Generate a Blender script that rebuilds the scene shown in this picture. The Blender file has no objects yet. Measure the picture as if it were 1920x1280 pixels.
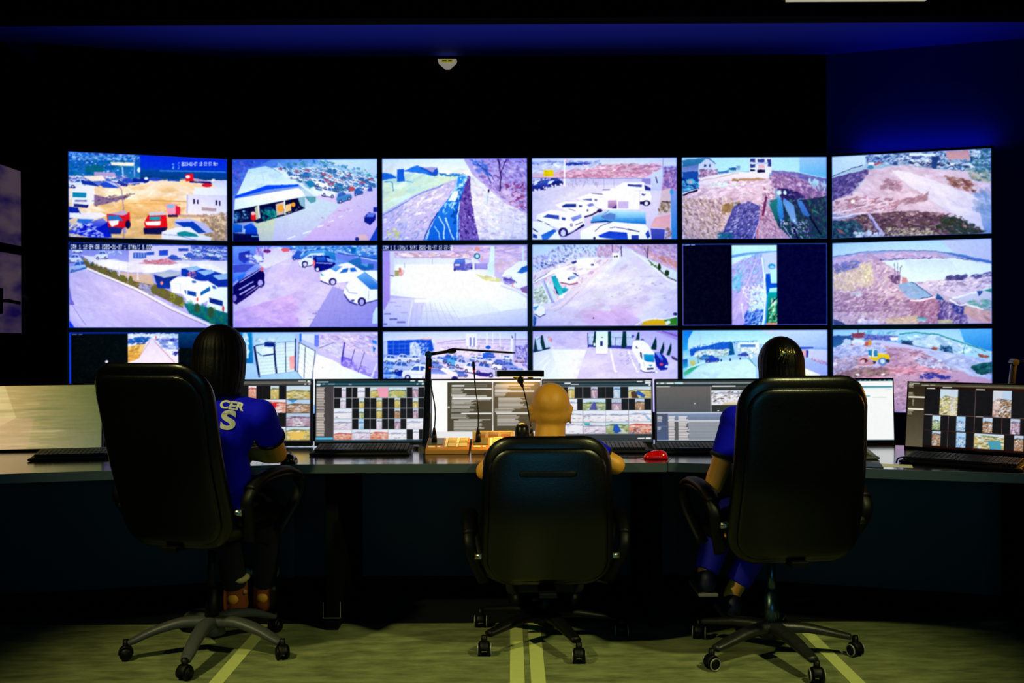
# ---------------------------------------------------------------- painting of what the screens show
import numpy as np, random, math
G35 = {'0':(7,5,5,5,7),'1':(2,6,2,2,7),'2':(7,1,7,4,7),'3':(7,1,7,1,7),'4':(5,5,7,1,1),'5':(7,4,7,1,7),'6':(7,4,7,5,7),
 '7':(7,1,2,2,2),'8':(7,5,7,5,7),'9':(7,5,7,1,7),'-':(0,0,7,0,0),':':(0,2,0,2,0),'/':(1,1,2,4,4),'.':(0,0,0,0,2),' ':(0,0,0,0,0),
 'a':(0,7,1,7,7),'b':(4,7,5,5,7),'f':(3,4,6,4,4),'p':(7,5,7,4,4),'s':(3,4,2,1,6),'M':(5,7,7,5,5),'C':(7,4,4,4,7),'H':(5,5,7,5,5),
 'o':(0,7,5,5,7),'n':(0,7,5,5,5),'e':(7,5,7,4,7),'r':(0,7,4,4,4),'t':(2,7,2,2,3),'i':(2,0,2,2,2),'d':(1,7,5,5,7),'c':(0,7,4,4,7),
 'D':(6,5,5,5,6),'E':(7,4,6,4,7),'L':(4,4,4,4,7)}
def hexc(s):
    s = s.lstrip('#')
    if len(s) == 3: s = s[0]*2 + s[1]*2 + s[2]*2
    return np.array([int(s[i:i+2], 16) / 255 for i in (0, 2, 4)], np.float32)
class Canvas:
    def __init__(s, w, h, quad, seed=1):
        s.w, s.h = w, h; s.q = quad            # quad: x0, x1, top-left y, top-right y, bottom-left y, bottom-right y
        s.a = np.zeros((h, w, 3), np.float32); s.r = random.Random(seed)
        s.sx = w / (quad[1] - quad[0])
    def m(s, pts):
        x0, x1, tl, tr, bl, br = s.q
        o = []
        for x, y in pts:
            u = (x - x0) / (x1 - x0); t = tl + (tr - tl) * u; b = bl + (br - bl) * u
            o.append((u * s.w, (y - t) / (b - t) * s.h))
        return np.array(o, np.float32)
    def mask(s, P):
        ax0 = max(0, int(P[:, 0].min()) - 1); ax1 = min(s.w, int(P[:, 0].max()) + 2)
        ay0 = max(0, int(P[:, 1].min()) - 1); ay1 = min(s.h, int(P[:, 1].max()) + 2)
        if ax1 <= ax0 or ay1 <= ay0: return None
        Y, X = np.mgrid[ay0:ay1, ax0:ax1].astype(np.float32) + .5
        ins = np.zeros(X.shape, bool); n = len(P)
        for i in range(n):
            xa, ya = P[i]; xb, yb = P[(i + 1) % n]
            if ya == yb: continue
            c = ((ya > Y) != (yb > Y)) & (X < (xb - xa) * (Y - ya) / (yb - ya) + xa)
            ins ^= c
        return ins, ax0, ax1, ay0, ay1
    def fillP(s, P, col, al=1.0, col2=None):
        k = s.mask(P)
        if k is None: return
        ins, ax0, ax1, ay0, ay1 = k
        sub = s.a[ay0:ay1, ax0:ax1]
        if col2 is None: sub[ins] = sub[ins] * (1 - al) + col * al
        else:
            t = ((np.arange(ay0, ay1) - P[:, 1].min()) / max(1, P[:, 1].max() - P[:, 1].min())).clip(0, 1)
            g = col[None, :] * (1 - t[:, None]) + col2[None, :] * t[:, None]
            g = np.repeat(g[:, None, :], ax1 - ax0, 1)
            sub[ins] = sub[ins] * (1 - al) + g[ins] * al
    def poly(s, pts, col, al=1.0, col2=None): s.fillP(s.m(pts), col, al, col2)
    def ell(s, cx, cy, rx, ry, col, al=1.0, ang=0):
        n = 18; ca, sa = math.cos(ang), math.sin(ang); pts = []
        for i in range(n):
            u, v = rx * math.cos(2*math.pi*i/n), ry * math.sin(2*math.pi*i/n)
            pts.append((cx + u*ca - v*sa, cy + u*sa + v*ca))
        s.poly(pts, col, al)
    def line(s, pts, w, col, al=1.0):
        for (xa, ya), (xb, yb) in zip(pts[:-1], pts[1:]):
            d = math.hypot(xb-xa, yb-ya) or 1; nx, ny = -(yb-ya)/d*w/2, (xb-xa)/d*w/2
            s.poly([(xa+nx, ya+ny), (xb+nx, yb+ny), (xb-nx, yb-ny), (xa-nx, ya-ny)], col, al)
    def inside(s, x, y, pts):
        c = False; n = len(pts)
        for i in range(n):
            xa, ya = pts[i]; xb, yb = pts[(i+1) % n]
            if (ya > y) != (yb > y) and x < (xb-xa)*(y-ya)/(yb-ya)+xa: c = not c
        return c
    def dabs(s, cols, n, sz, asp, ang, al, pts):
        X = [p[0] for p in pts]; Y = [p[1] for p in pts]
        if sz >= 24: n, al = n, al * .3
        else: n, sz, al = int(n * 2.6), sz * .58, al * .72
        cols = [c * k for c in cols for k in (.9, 1., 1.08)]
        for _ in range(n):
            x = s.r.uniform(min(X), max(X)); y = s.r.uniform(min(Y), max(Y))
            if not s.inside(x, y, pts): continue
            k = s.r.choice((.5, .7, .9, 1.2, 1.7)); a = math.radians(ang + s.r.uniform(-30, 30)*(asp < 8)); c = s.r.choice(cols)
            ca, sa = math.cos(a), math.sin(a); u, v = sz*k*asp, sz*k
            s.poly([(x + p*u*ca - q*v*sa, y + p*u*sa + q*v*ca) for p, q in ((1, s.r.uniform(-.4, .4)), (.3, s.r.uniform(.5, 1)), (-.6, .7), (-1, s.r.uniform(-.5, .3)), (-.3, -s.r.uniform(.5, 1)), (.6, -.6))], c, al)
    def car(s, col, x, y, w, h, flip=0, ang=0, glass='3a5fb0'):
        ca, sa = math.cos(math.radians(ang)), math.sin(math.radians(ang))
        def T(pts):
            o = []
            for u, v in pts:
                if flip: u = 1 - u
                X, Y = (u-.5)*w, (v-.5)*h; o.append((x + X*ca - Y*sa, y + X*sa + Y*ca))
            return o
        s.poly(T([(-.02,.8),(.1,.97),(.95,1.0),(1.03,.85),(.9,.7),(.1,.7)]), hexc('1c1a60'), .75)
        s.poly(T([(0,.58),(.05,.45),(.27,.38),(.40,.08),(.5,.02),(.78,.03),(.92,.36),(1,.5),(1,.82),(.92,.9),(.05,.9),(0,.8)]), col)
        s.poly(T([(.30,.39),(.42,.13),(.58,.11),(.58,.39)]), hexc(glass))
        s.poly(T([(.62,.39),(.62,.11),(.76,.13),(.86,.39)]), hexc(glass))
        s.poly(T([(0,.62),(1,.62),(1,.66),(0,.66)]), col * .82, .7)
        for u in (.2, .8):
            c = T([(u, .85)])[0]; s.ell(c[0], c[1], w*.1, h*.17, hexc('20205a')); s.ell(c[0], c[1], w*.055, h*.1, hexc('c8c8ee'))
    def warp(s, amp, cell):
        rs = np.random.RandomState(s.r.randrange(9999)); d = []
        for cl, am in ((cell, amp), (cell*.35, amp*.5)):
            for _ in range(2):
                hh, ww = int(s.h/cl)+2, int(s.w/cl)+2; g = (rs.rand(hh, ww)-.5)*2*am
                yi = np.linspace(0, hh-1.01, s.h); xi = np.linspace(0, ww-1.01, s.w); y0 = yi.astype(int); x0 = xi.astype(int); fy = (yi-y0)[:, None]; fx = (xi-x0)[None, :]
                d.append(g[y0][:, x0]*(1-fy)*(1-fx) + g[y0+1][:, x0]*fy*(1-fx) + g[y0][:, x0+1]*(1-fy)*fx + g[y0+1][:, x0+1]*fy*fx)
        Y, X = np.mgrid[0:s.h, 0:s.w]
        s.a = s.a[(Y+d[0]+d[2]).round().astype(int).clip(0, s.h-1), (X+d[1]+d[3]).round().astype(int).clip(0, s.w-1)]
    def thumb(s, pal, x, y, w, h):
        sky, a, b, d = {'y': ('c8dce8', 'd8c878', 'b8a050', '5a6038'), 'p': ('d8e4f4', 'e8e0ec', 'c8b8d0', '6a688a'), 'b': ('b8d0e8', 'b89070', '987050', '403020'),
            'r': ('e8ecf4', 'e8b0a0', 'c88060', 'b02020'), 'w': ('e4ecf8', 'f4f4f8', 'e0dce8', '70709a'), 'm': ('b8c8e0', 'c8a8b8', 'a08098', '504060'),
            'g': ('c8e0f0', 'b8c090', '80945a', '2c4830'), 'c': ('a8d0f0', 'd0e4f0', '80b0d8', '3050a0')}[pal]
        r = s.r; P = lambda q: [(x+u*w, y+v*h) for u, v in q]; t = r.uniform(.12, .35)
        s.poly(P([(0, 0), (1, 0), (1, 1), (0, 1)]), hexc(sky)); s.poly(P([(0, t+.08), (.3, t), (.7, t), (1, t+.1), (1, 1), (0, 1)]), hexc(a), 1, hexc(b))
        s.poly(P([(0, t+.08), (.3, t-.05), (.7, t), (1, t+.02), (1, t+.12), (0, t+.14)]), hexc(d), .6)
        u = r.uniform(.1, .7); s.poly(P([(u, t+.1), (u+.15, t+.1), (r.random(), 1), (r.random(), 1)]), hexc('ece8ee'), .6)
        for _ in range(int(5 + w*h/14)): 
            p, q = r.random(), r.uniform(t, 1); k = r.uniform(.02, .07)
            s.poly(P([(p, q), (min(1, p+k*2), q+.01), (min(1, p+k), min(1, q+k)), (max(0, p-k), min(1, q+k))]), hexc(r.choice((d, b, sky, 'f8f4f0', a))), .75)
    def text(s, col, px, x, y, st):
        for ch in st:
            g = G35.get(ch, (7, 7, 5, 7, 5))
            for r, row in enumerate(g):
                for c in range(3):
                    if row & (4 >> c): s.poly([(x+c*px, y+r*px*1.9), (x+c*px+px, y+r*px*1.9), (x+c*px+px, y+r*px*1.9+px*1.9), (x+c*px, y+r*px*1.9+px*1.9)], col)
            x += px * 4
    def blur(s, n=1):
        for _ in range(n):
            for ax in (0, 1): s.a = s._b(s.a, ax)
    def _b(s, a, ax):
        p = np.pad(a, [(1, 1) if i == ax else (0, 0) for i in range(3)], 'edge')
        return (p[:-2] + 2*p[1:-1] + p[2:])/4 if ax == 0 else (p[:, :-2] + 2*p[:, 1:-1] + p[:, 2:])/4
    def grain(s, amt, cell):
        rs = np.random.RandomState(s.r.randrange(9999)); hh, ww = int(s.h/cell)+2, int(s.w/cell)+2
        g = rs.rand(hh, ww).astype(np.float32) - .5
        yi = np.linspace(0, hh-1.01, s.h); xi = np.linspace(0, ww-1.01, s.w); y0 = yi.astype(int); x0 = xi.astype(int)
        fy = (yi-y0)[:, None]; fx = (xi-x0)[None, :]
        v = (g[y0][:, x0]*(1-fy)*(1-fx) + g[y0+1][:, x0]*fy*(1-fx) + g[y0][:, x0+1]*(1-fy)*fx + g[y0+1][:, x0+1]*fy*fx)
        s.a = (s.a + v[..., None]*amt).clip(0, 1)
def P2(tok): return [tuple(float(v) for v in t.split(',')) for t in tok]
def paint(spec, w, h, quad, seed=1, gr=1, rim=None, sat=1.0, wob=.6):
    """each line of spec is one stroke: fill, wedge, ellipse, line, dabs, car or text"""
    cv = Canvas(w*2, h*2, quad, seed)
    lines = spec.strip().splitlines()
    if rim: lines = [l for l in lines if l[0] not in 't#'] + ['W'] + [l.lstrip('#') for l in lines if l[0] in 't#']
    for ln in lines:
        t = ln.split()
        if not t: continue
        o, al = t[0], 1.0
        if '@' in o: o, al = o.split('@'); al = float(al)
        if o == 'W':
            cv.warp(wob, 13); cv.blur(1)
        elif o == 'g':
            c = [hexc(x) for x in t[1:5]]
            u = np.linspace(0, 1, cv.w, dtype=np.float32)[None, :, None]; v = np.linspace(0, 1, cv.h, dtype=np.float32)[:, None, None]
            cv.a[:] = (c[0]*(1-u) + c[1]*u)*(1-v) + (c[2]*(1-u) + c[3]*u)*v
        elif o == 'p': cv.poly(P2(t[2:]), hexc(t[1]), al)
        elif o == 'r':
            for k in t[2:]:
                x, y, x2, y2 = map(float, k.split(',')); cv.poly([(x, y), (x2, y), (x2, y2), (x, y2)], hexc(t[1]), al)
        elif o == 'q': cv.poly(P2(t[3:]), hexc(t[1]), al, hexc(t[2]))
        elif o == 'e':
            for k in t[2:]:
                z = list(map(float, k.split(','))); cv.ell(*z[:4], hexc(t[1]), al, math.radians(z[4]) if len(z) > 4 else 0)
        elif o == 'l': cv.line(P2(t[3:]), float(t[2]), hexc(t[1]), al)
        elif o == 'n': cv.dabs([hexc(c) for c in t[1].split(',')], int(t[2]), float(t[3]), float(t[4]), float(t[5]), al, P2(t[6:]))
        elif o == 'c':
            for k in t[2:]:
                z = list(map(float, k.split(','))); cv.car(hexc(t[1]), *z)
        elif o == 'T':
            for k in t[2:]: cv.thumb(t[1], *map(float, k.split(',')))
        elif o == 'D':                             # a dark cell with an upright picture in its middle
            for k in t[2:]:
                x, y, ww, hh, f, g = map(float, k.split(','))
                cv.poly([(x, y), (x+ww, y), (x+ww, y+hh), (x, y+hh)], hexc('161618')); cv.thumb(t[1], x+ww*f, y, ww*g, hh)
        elif o == 'R':                             # rows of writing too small to read: x,y,w,h,row height,ragged
            for k in t[2:]:
                x, y, ww, hh, st, rag = map(float, k.split(','))
                yy = y
                while yy < y+hh:
                    e = ww*(1 - rag*cv.r.random()); cv.poly([(x, yy), (x+e, yy), (x+e, yy+st*.62), (x, yy+st*.62)], hexc(t[1])); yy += st
        elif o == 'M':                             # a field of parked cars: far ones first, nearer ones larger
            pts = P2(t[6:]); q = []
            for _ in range(4000):
                x = cv.r.uniform(min(p[0] for p in pts), max(p[0] for p in pts)); y = cv.r.uniform(min(p[1] for p in pts), max(p[1] for p in pts))
                if cv.inside(x, y, pts) and all(abs(x-a) > float(t[3])*.62 or abs(y-b) > float(t[4])*.5 for a, b in q): q.append((x, y))
                if len(q) >= int(t[2]): break
            y0 = min(p[1] for p in pts); y1 = max(p[1] for p in pts)
            for x, y in sorted(q, key=lambda p: p[1]):
                k = .65 + .6*(y-y0)/(y1-y0); cv.car(hexc(cv.r.choice(t[1].split(','))), x, y, float(t[3])*k, float(t[4])*k, cv.r.random() < .5, float(t[5]) + cv.r.uniform(-6, 6))
        elif o == 't': cv.text(hexc(t[1]), float(t[2]), *P2(t[3:4])[0], ' '.join(t[4:]))
        elif o == 'b': cv.blur(int(t[1]))
        elif o == 'k': cv.grain(float(t[1]), float(t[2]))
    if rim:                                        # the thin lit line round each picture
        U, V = np.meshgrid(np.linspace(-1, 1, cv.w), np.linspace(-1, 1, cv.h)); rr = (U*U*.5 + V*V*.5)[..., None]; lum = cv.a.mean(2, keepdims=True)
        cv.a = (((lum + (cv.a-lum)*sat - .5)*1.1 + .485) * (1 + (np.array([.8, .88, 1.04]) - 1)*rr) * (1 + .04*(1-rr))).clip(0, 1); gr = .8; cv.grain(.06, 1.6)
        k = hexc(rim)
        for sl in ((slice(0, 3), slice(None)), (slice(-3, None), slice(None)), (slice(None), slice(0, 3)), (slice(None), slice(-3, None))): cv.a[sl] = cv.a[sl]*.35 + k*.65
    cv.grain(.035*gr, 3); cv.grain(.04*gr, 8)
    cv.blur(2 if rim else 1)
    a = cv.a.reshape(h, 2, w, 2, 3).mean((1, 3))
    return a.clip(0, 1)
SCR = {}
SCR['a1'] = ('''
g 2a62b8 0a3ad0 f0c890 d0a888
q 1c58b0 2f7fae 50,60 840,115 840,400 50,430
n 8fc8ee,6aa6dc,b8c8f0,3f8ad0 120 16 1.6 10 60,70 830,115 830,170 60,160
n 0f5a98,12786e,1a66b4,2f86c0 90 22 1.5 0 60,150 830,170 830,300 60,330
n c0d0f8,e0e8ff 16 14 1.2 0 60,150 830,170 830,330 60,330
p fff4e0 510,190 780,195 770,235 520,225
r 1a6a80 230,230,430,300
l b8d8f4 14 640,240 650,380
l b8c8f0 8 770,200 775,360
e eef4ff 825,280,18,28
q 0a34d4 0a44c0 835,100 1840,165 1840,300 840,270
q 0c50a8 06406e 840,265 1840,300 1840,400 840,390
l 4a86d0 14 1060,290 1500,300 1820,310
q f6d9c0 fde8d8 50,400 640,400 1840,400 1840,560 50,560
q fdebdc eec68a 50,540 1840,540 1840,1100 50,1100
n fff6ee,fbe6d2,f2cfa0,e8c088 260 34 3.0 8 50,480 1500,420 1500,800 50,780
n e2b070,d8a868,f0c890 160 34 3.4 6 400,640 1300,640 1300,1060 400,1060
p b8a0c8 330,300 560,310 570,370 330,365
n d8b8c0,c8b0d8,a08cc8 60 16 2 0 60,350 700,340 700,420 60,420
M e8eefc,a8b8ec,6078d0,f4e8f0,2a3c98,c8b8e0 26 120 52 6 70,350 560,350 860,400 600,450 80,460
c e8eefc 160,430,210,110
p f8e8d8 210,350 420,345 460,400 300,410 
p 1c3c9c 190,400 300,405 390,470 200,440
p 2a52c0 400,430 480,415 590,450 600,485 420,480
p c8c8f0 440,400 560,430 640,480 600,480
e 1a2e90 790,410,70,34 880,400,60,30
e 3050b8 1010,385,75,22 700,400,60,28
l c0d0f4 10 740,430 880,425
e f4f4ff 905,378,22,16
p 2050b0 1150,380 1280,390 1290,412 1150,405
p e02030 1350,330 1440,320 1450,410 1355,410
e fff0f0 1380,360,26,18
l b8a8c8 24 1445,385 1650,425
p 1a2070 1400,405 1690,420 1690,440 1400,425
e f4f4ff 1675,400,22,16
e d02838 1600,455,60,22
q d4d4e8 e8ecff 1640,415 1840,400 1840,500 1700,480
p f4f0ff 160,450 330,460 345,640 290,690 90,690 90,520
p f2f2fa 90,530 270,540 270,690 95,690
p 2088a8 95,535 245,540 240,595 95,590
r 5a5a90 120,625,250,642
p 2a3078 110,665 270,680 255,715 110,700
p 8a7090 330,560 480,600 700,560 720,580 490,660 330,690
n 4a3868,6a5878 26 15 1.8 -15 290,600 720,550 720,600 330,700
l a08870 12 500,600 780,550
l 907a9c 9 560,430 630,500 650,700 650,1060
l a0a0d8 24 645,780 670,1000
l c89c70 14 950,625 1360,640
l d8ac70 10 700,660 1300,670
p eceeff 1455,480 1840,490 1840,570 1440,560
q dcd8f4 f4ecf8 1370,560 1840,570 1840,800 1370,780
l a8a0d0 10 1370,560 1370,775
r 201848 1440,610,1460,665 1485,618,1500,665 1700,625,1718,680 1742,630,1758,682
p b89ca0 1540,700 1710,715 1710,750 1540,740
p c8a890 1250,780 1500,790 1500,820 1250,810
n b08c80,90785c,a89070,c8a890 160 22 1.3 20 1480,790 1840,760 1840,1090 1600,1090 1540,860
p 1830a0 50,700 150,710 190,800 50,850
p f8f4ff 60,770 170,770 190,830 60,830
p f4ecf0 180,770 400,765 470,800 320,850 170,840
p 3878c8 150,840 330,845 230,910 140,880
q 8890d8 3040c0 200,900 420,830 480,880 380,940
q 1020a8 1a2cc0 200,900 380,940 480,870 520,1050 330,1060 60,1000
n c8ccf4,e8ecff,3a52c8 46 18 1.8 0 50,860 260,880 420,1000 420,1050 60,1050
p d02030 465,785 640,780 720,760 725,900 640,950 480,930
p c0a8c8 480,780 660,740 700,780 640,800
p 3878b8 480,795 600,800 650,860 480,850
p fff0e8 480,860 600,850 590,900 520,930
p 203080 470,930 640,940 620,1010 500,1010
e 181048 700,900,30,50
p d81c28 925,790 1130,780 1145,940 1050,960 900,960 880,880
p c8c8d8 930,760 1110,755 1130,790 940,800
p 2f9aa8 940,810 1070,808 1060,850 940,848
p fff4f0 890,870 1070,860 1060,910 910,910
r e01420 890,910,1060,960
p 1c1a50 870,940 1140,930 1120,1010 880,1010
p e8a0b8 1120,665 1240,660 1290,780 1150,790
p d02848 1240,680 1290,700 1290,790 1240,790
e 8ab8d8 1180,692,48,20
r 402848 1150,785,1260,815
p c0c0e8 1230,840 1400,830 1560,880 1680,980 1560,1000 1220,910
q 1040b0 2050a0 1225,870 1440,865 1590,985 1480,1000 1330,930
p f2f0fc 1080,980 1240,930 1400,925 1500,1000 1650,1040 1640,1090 1075,1060
p 208c90 1250,990 1340,970 1470,1000 1500,1035 1260,1030
l 9098d0 8 1090,1010 1250,1020 1480,1075
t f4f4ff 4.6 1310,195 2020-01-27 12:22:57 Mon
t 6a9cf0 8 1200,195 a s
l c8d0ff 9 140,1000 330,960 420,1010
''', (48, 1840, 60, 165, 1055, 1085))
SCR['a2'] = ('''
g 3060c8 b8e8f8 b0b8d8 c8b0e0
q 3a60c8 5a7ad0 60,70 560,80 300,200 100,520 60,520
n 6a6ac8,3c50b8,8070c8,5a8ad8 120 22 1.3 40 70,90 520,100 300,200 100,500
q d8f0f0 c8dcf0 1100,90 1850,90 1850,300 1200,120
n 3a8a9a,3f9a80,5a9ad0,2a70b8 160 20 1.5 15 500,90 1180,90 1850,250 1850,330 1300,220 600,200
q e0f0f4 d8e8f0 560,180 1300,180 1850,330 1850,480 1500,600 1100,560 900,400
n d8eef8,f4faff,b8d8e8,6aa0c8,2f6ab0 420 26 2.0 35 600,160 1300,170 1850,320 1850,460 1400,520 1000,430
n 1c5a98,2a6ab0,184878 110 14 2.2 30 600,170 1300,200 1820,330 1820,440 1200,480 950,400
M e4f2fa,f4faff,c8e0ee,e8f4fa,6aa0c8,3a78a8,f0f4f8,c06878 105 82 46 18 640,190 1250,190 1800,330 1800,440 1450,480 1150,440 900,330
n b85060,d88080 4 16 1.8 0 1200,200 1600,300 1560,460 1250,300
q d0c8ea d4b8e8 900,560 1850,430 1850,1090 400,1090
q c0d8e8 ccc8e8 380,860 700,740 1100,560 1400,640 900,1090 400,1090
q ccd8b8 c8d0d0 330,850 600,780 560,1090 420,1090
q c8e4f8 e4f4fa 270,200 480,160 560,190 870,370 860,395 500,390 120,530
l 90b8d8 5 430,230 460,340
n b8d8f0,e8f8ff 30 26 2 -15 280,210 500,180 700,340 300,440
p 0a50e0 105,525 490,400 880,385 880,410 500,450 105,555
q fdf8f4 e0f4f8 105,560 880,430 985,510 985,530 95,700
q 0e1038 1a1c4c 95,700 970,535 970,680 740,760 380,860 330,840 90,860
e 1a3a70 130,770,40,50 520,700,60,40
n 3a7ab8,1a4a6a,80c0e8 40 14 1.2 0 90,720 280,700 280,800 100,860
p c8b8b0 600,630 700,600 700,750 610,770
e e8a040 660,680,40,46 815,635,26,28
p e8c890 720,640 790,620 790,710 720,730
e d82830 330,780,34,50
e ffc0c0 325,740,26,24
p c0c0a0 345,670 380,650 400,800 360,820
l e0e8f0 20 385,640 405,800
l e8f0f8 16 708,575 712,760
l d8e8f0 12 965,530 968,700
p 88b0c8 870,550 960,535 960,680 900,640
n 2a9a90,1a7a80 30 18 1.6 40 430,700 600,700 600,800 440,850
n a0b8c0,c8c8c0 40 14 1.5 -20 400,830 960,640 960,720 600,780
p 5a98a8 960,540 1090,540 1090,600 1030,620 980,570
p b8d0e0 900,420 1010,480 1060,540 960,530
p 2a80b0 950,350 1040,340 1110,400 1020,430
c 4a86c0 1430,540,190,130,1,-18
c 386ab0 1610,480,110,90,1,-14
c e8f4fa 1250,480,170,140,1,10
c f0f8fc 1170,380,170,110,1,20
c 3f88b0 1390,420,130,80,1,20
c 3a78b0 960,270,110,80,0,10
c e4f0f8 830,290,120,70,0,5
e b05868 1530,445,40,30
c 3048b0 1750,450,60,50
p 1a2888 1680,790 1740,730 1820,760 1820,820 1750,890 1680,850
p 6a80d8 1720,740 1820,740 1790,790 1710,790
r 1c2c90 1790,670,1840,730
l eef4ff 16 740,1055 840,1020
l eef4ff 16 930,990 1030,960
l eef4ff 14 1110,910 1185,890
l e4ecff 12 1240,850 1310,830
l e4ecff 10 1370,790 1420,775
l e4ecff 8 1500,715 1540,700
n b0a0d0,c0b0d8 30 10 2.4 -10 1100,750 1700,600 1700,1000 1100,1000
p 2a50b8 1740,1085 1850,880 1850,1090
p f4c8c8 1590,1090 1600,1010 1700,1000 1730,1060 1720,1090
e 2a3088 1590,1060,26,24
q 2070c8 1a50b0 80,860 190,880 190,970 80,980
q 1c5cd0 1440b8 200,900 300,860 370,920 380,1010 240,1010
q 0a1850 101040 80,980 390,1000 400,1090 80,1090
l 70b0e0 12 300,1020 390,1020
e b8d8f8 218,950,12,22
''', (70, 1845, 75, 75, 1085, 1085))
SCR['a3'] = ('''
g c8ecfa f4f4fa c8c0ea d8c8f0
q e0f4fa fdf8f4 60,70 1180,70 1200,290 60,270
q c8ecdc d8ecd4 60,260 1100,290 800,400 60,740
n e4ecb8,c8ecec,e8f0d0,b8e4e0 120 40 3 -25 70,280 1080,290 780,410 70,720
p 1c6cd8 60,250 140,255 230,300 240,320 60,350
p 1a66d8 250,205 330,205 340,360 250,360
l 3a88e0 9 330,360 450,362
p 2a80e8 330,230 490,160 560,190 690,250 690,290 560,260 420,250 330,240
p 2058c8 490,165 690,220 740,190 750,250 740,290 690,290
p a8a0d8 560,190 740,190 690,250
n 1a70d0,2a88d8 20 14 2.6 0 760,260 1080,265 1080,290 780,290
l 2888c8 9 90,365 190,365 205,470
q c0b8e8 d4c4ee 60,740 500,500 1000,320 1130,300 1000,1090 60,1090
n a8b4e8,c8b8ec,e4d4f4,b8a8dc,f4ecfc,98a8e0 520 15 1.8 -30 60,760 500,510 820,400 1000,330 740,750 560,1090 60,1090
n e8e0f8,f0e8fc 90 22 2.6 -25 400,560 900,380 900,520 700,680 200,900
l 5a8ad0 10 70,770 300,640 500,520 820,400
n e8e88c 12 22 1.4 0 130,930 260,930 260,1060 120,1060
q 3090f0 1464d8 1000,300 1110,300 1010,620 1000,1090 580,1090 740,740 960,440
n 9ae4fa,c8f4fc,e8fafc 130 15 1.8 -60 1000,300 1110,300 1040,480 900,760 780,760 940,440
n 1050c0,0a40b0 60 16 1.8 -60 1000,420 1040,440 1000,900 900,860 960,500
p e4f6f8 940,470 1000,480 960,600 860,600
l d8f4fc 12 750,780 820,900 820,1060
l c8f0fc 10 700,900 760,1000 770,1080
l e0f8fc 12 830,800 880,940 940,1070
l e0f8fc 10 1010,600 985,800 980,1080
l a8e8fa 12 640,950 600,1080
l 0a3aa8 12 740,740 650,880 570,1085
l 8fe0fa 8 800,640 900,640 960,720
q 5a3ca0 7a60c0 1110,300 1150,300 1160,600 1250,860 1240,1090 1010,1090 1010,620
n 2c1a70,4a3090,7a60b8,a898e0 170 16 1.5 60 1100,320 1150,320 1150,600 1300,900 1200,1090 1010,1090 1010,640
q e0e4f4 e8e0f4 1140,290 1500,560 1840,800 1840,1090 1250,1090 1160,640
n e8f0fc,f4f0ff,d8ccf0,c8c0e8,f8e8f4 340 20 1.8 20 1150,300 1500,560 1840,800 1840,1090 1260,1090 1160,640
q b0a8e4 d0b8e8 1050,75 1840,75 1840,760 1560,620 1180,290
n 8a70c8,a890e0,c8a8e0,7a60b8,b4a4ec,dcc4f0 560 18 1.8 30 1150,80 1840,80 1840,760 1600,620 1250,340
n 8a3a80,7a3070,a85898 60 17 1.6 0 1560,380 1840,380 1840,700 1620,660
n e8c8f0,f0d0ec,fff0fc 60 24 1.6 0 1480,460 1840,520 1840,780 1560,600
n 3a70d8,5a88e8 40 20 2 35 1130,90 1300,90 1400,300 1250,260
l 2c3a98 9 1230,150 1330,240 1390,380
l 3a3a98 8 1290,190 1390,280 1440,360
l 3a2060 14 1500,480 1515,320 1490,130 1480,90
l 3a2060 10 1515,260 1560,140 1580,100
l 4a3080 8 1500,330 1440,280
l a8c8e8 12 1350,630 1362,470
e 14143c 1362,475,12,22
l c8c0e8 6 1640,1060 1690,730
l c8c0e8 6 1520,860 1530,640
''', (62, 1838, 78, 78, 1080, 1080))
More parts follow.
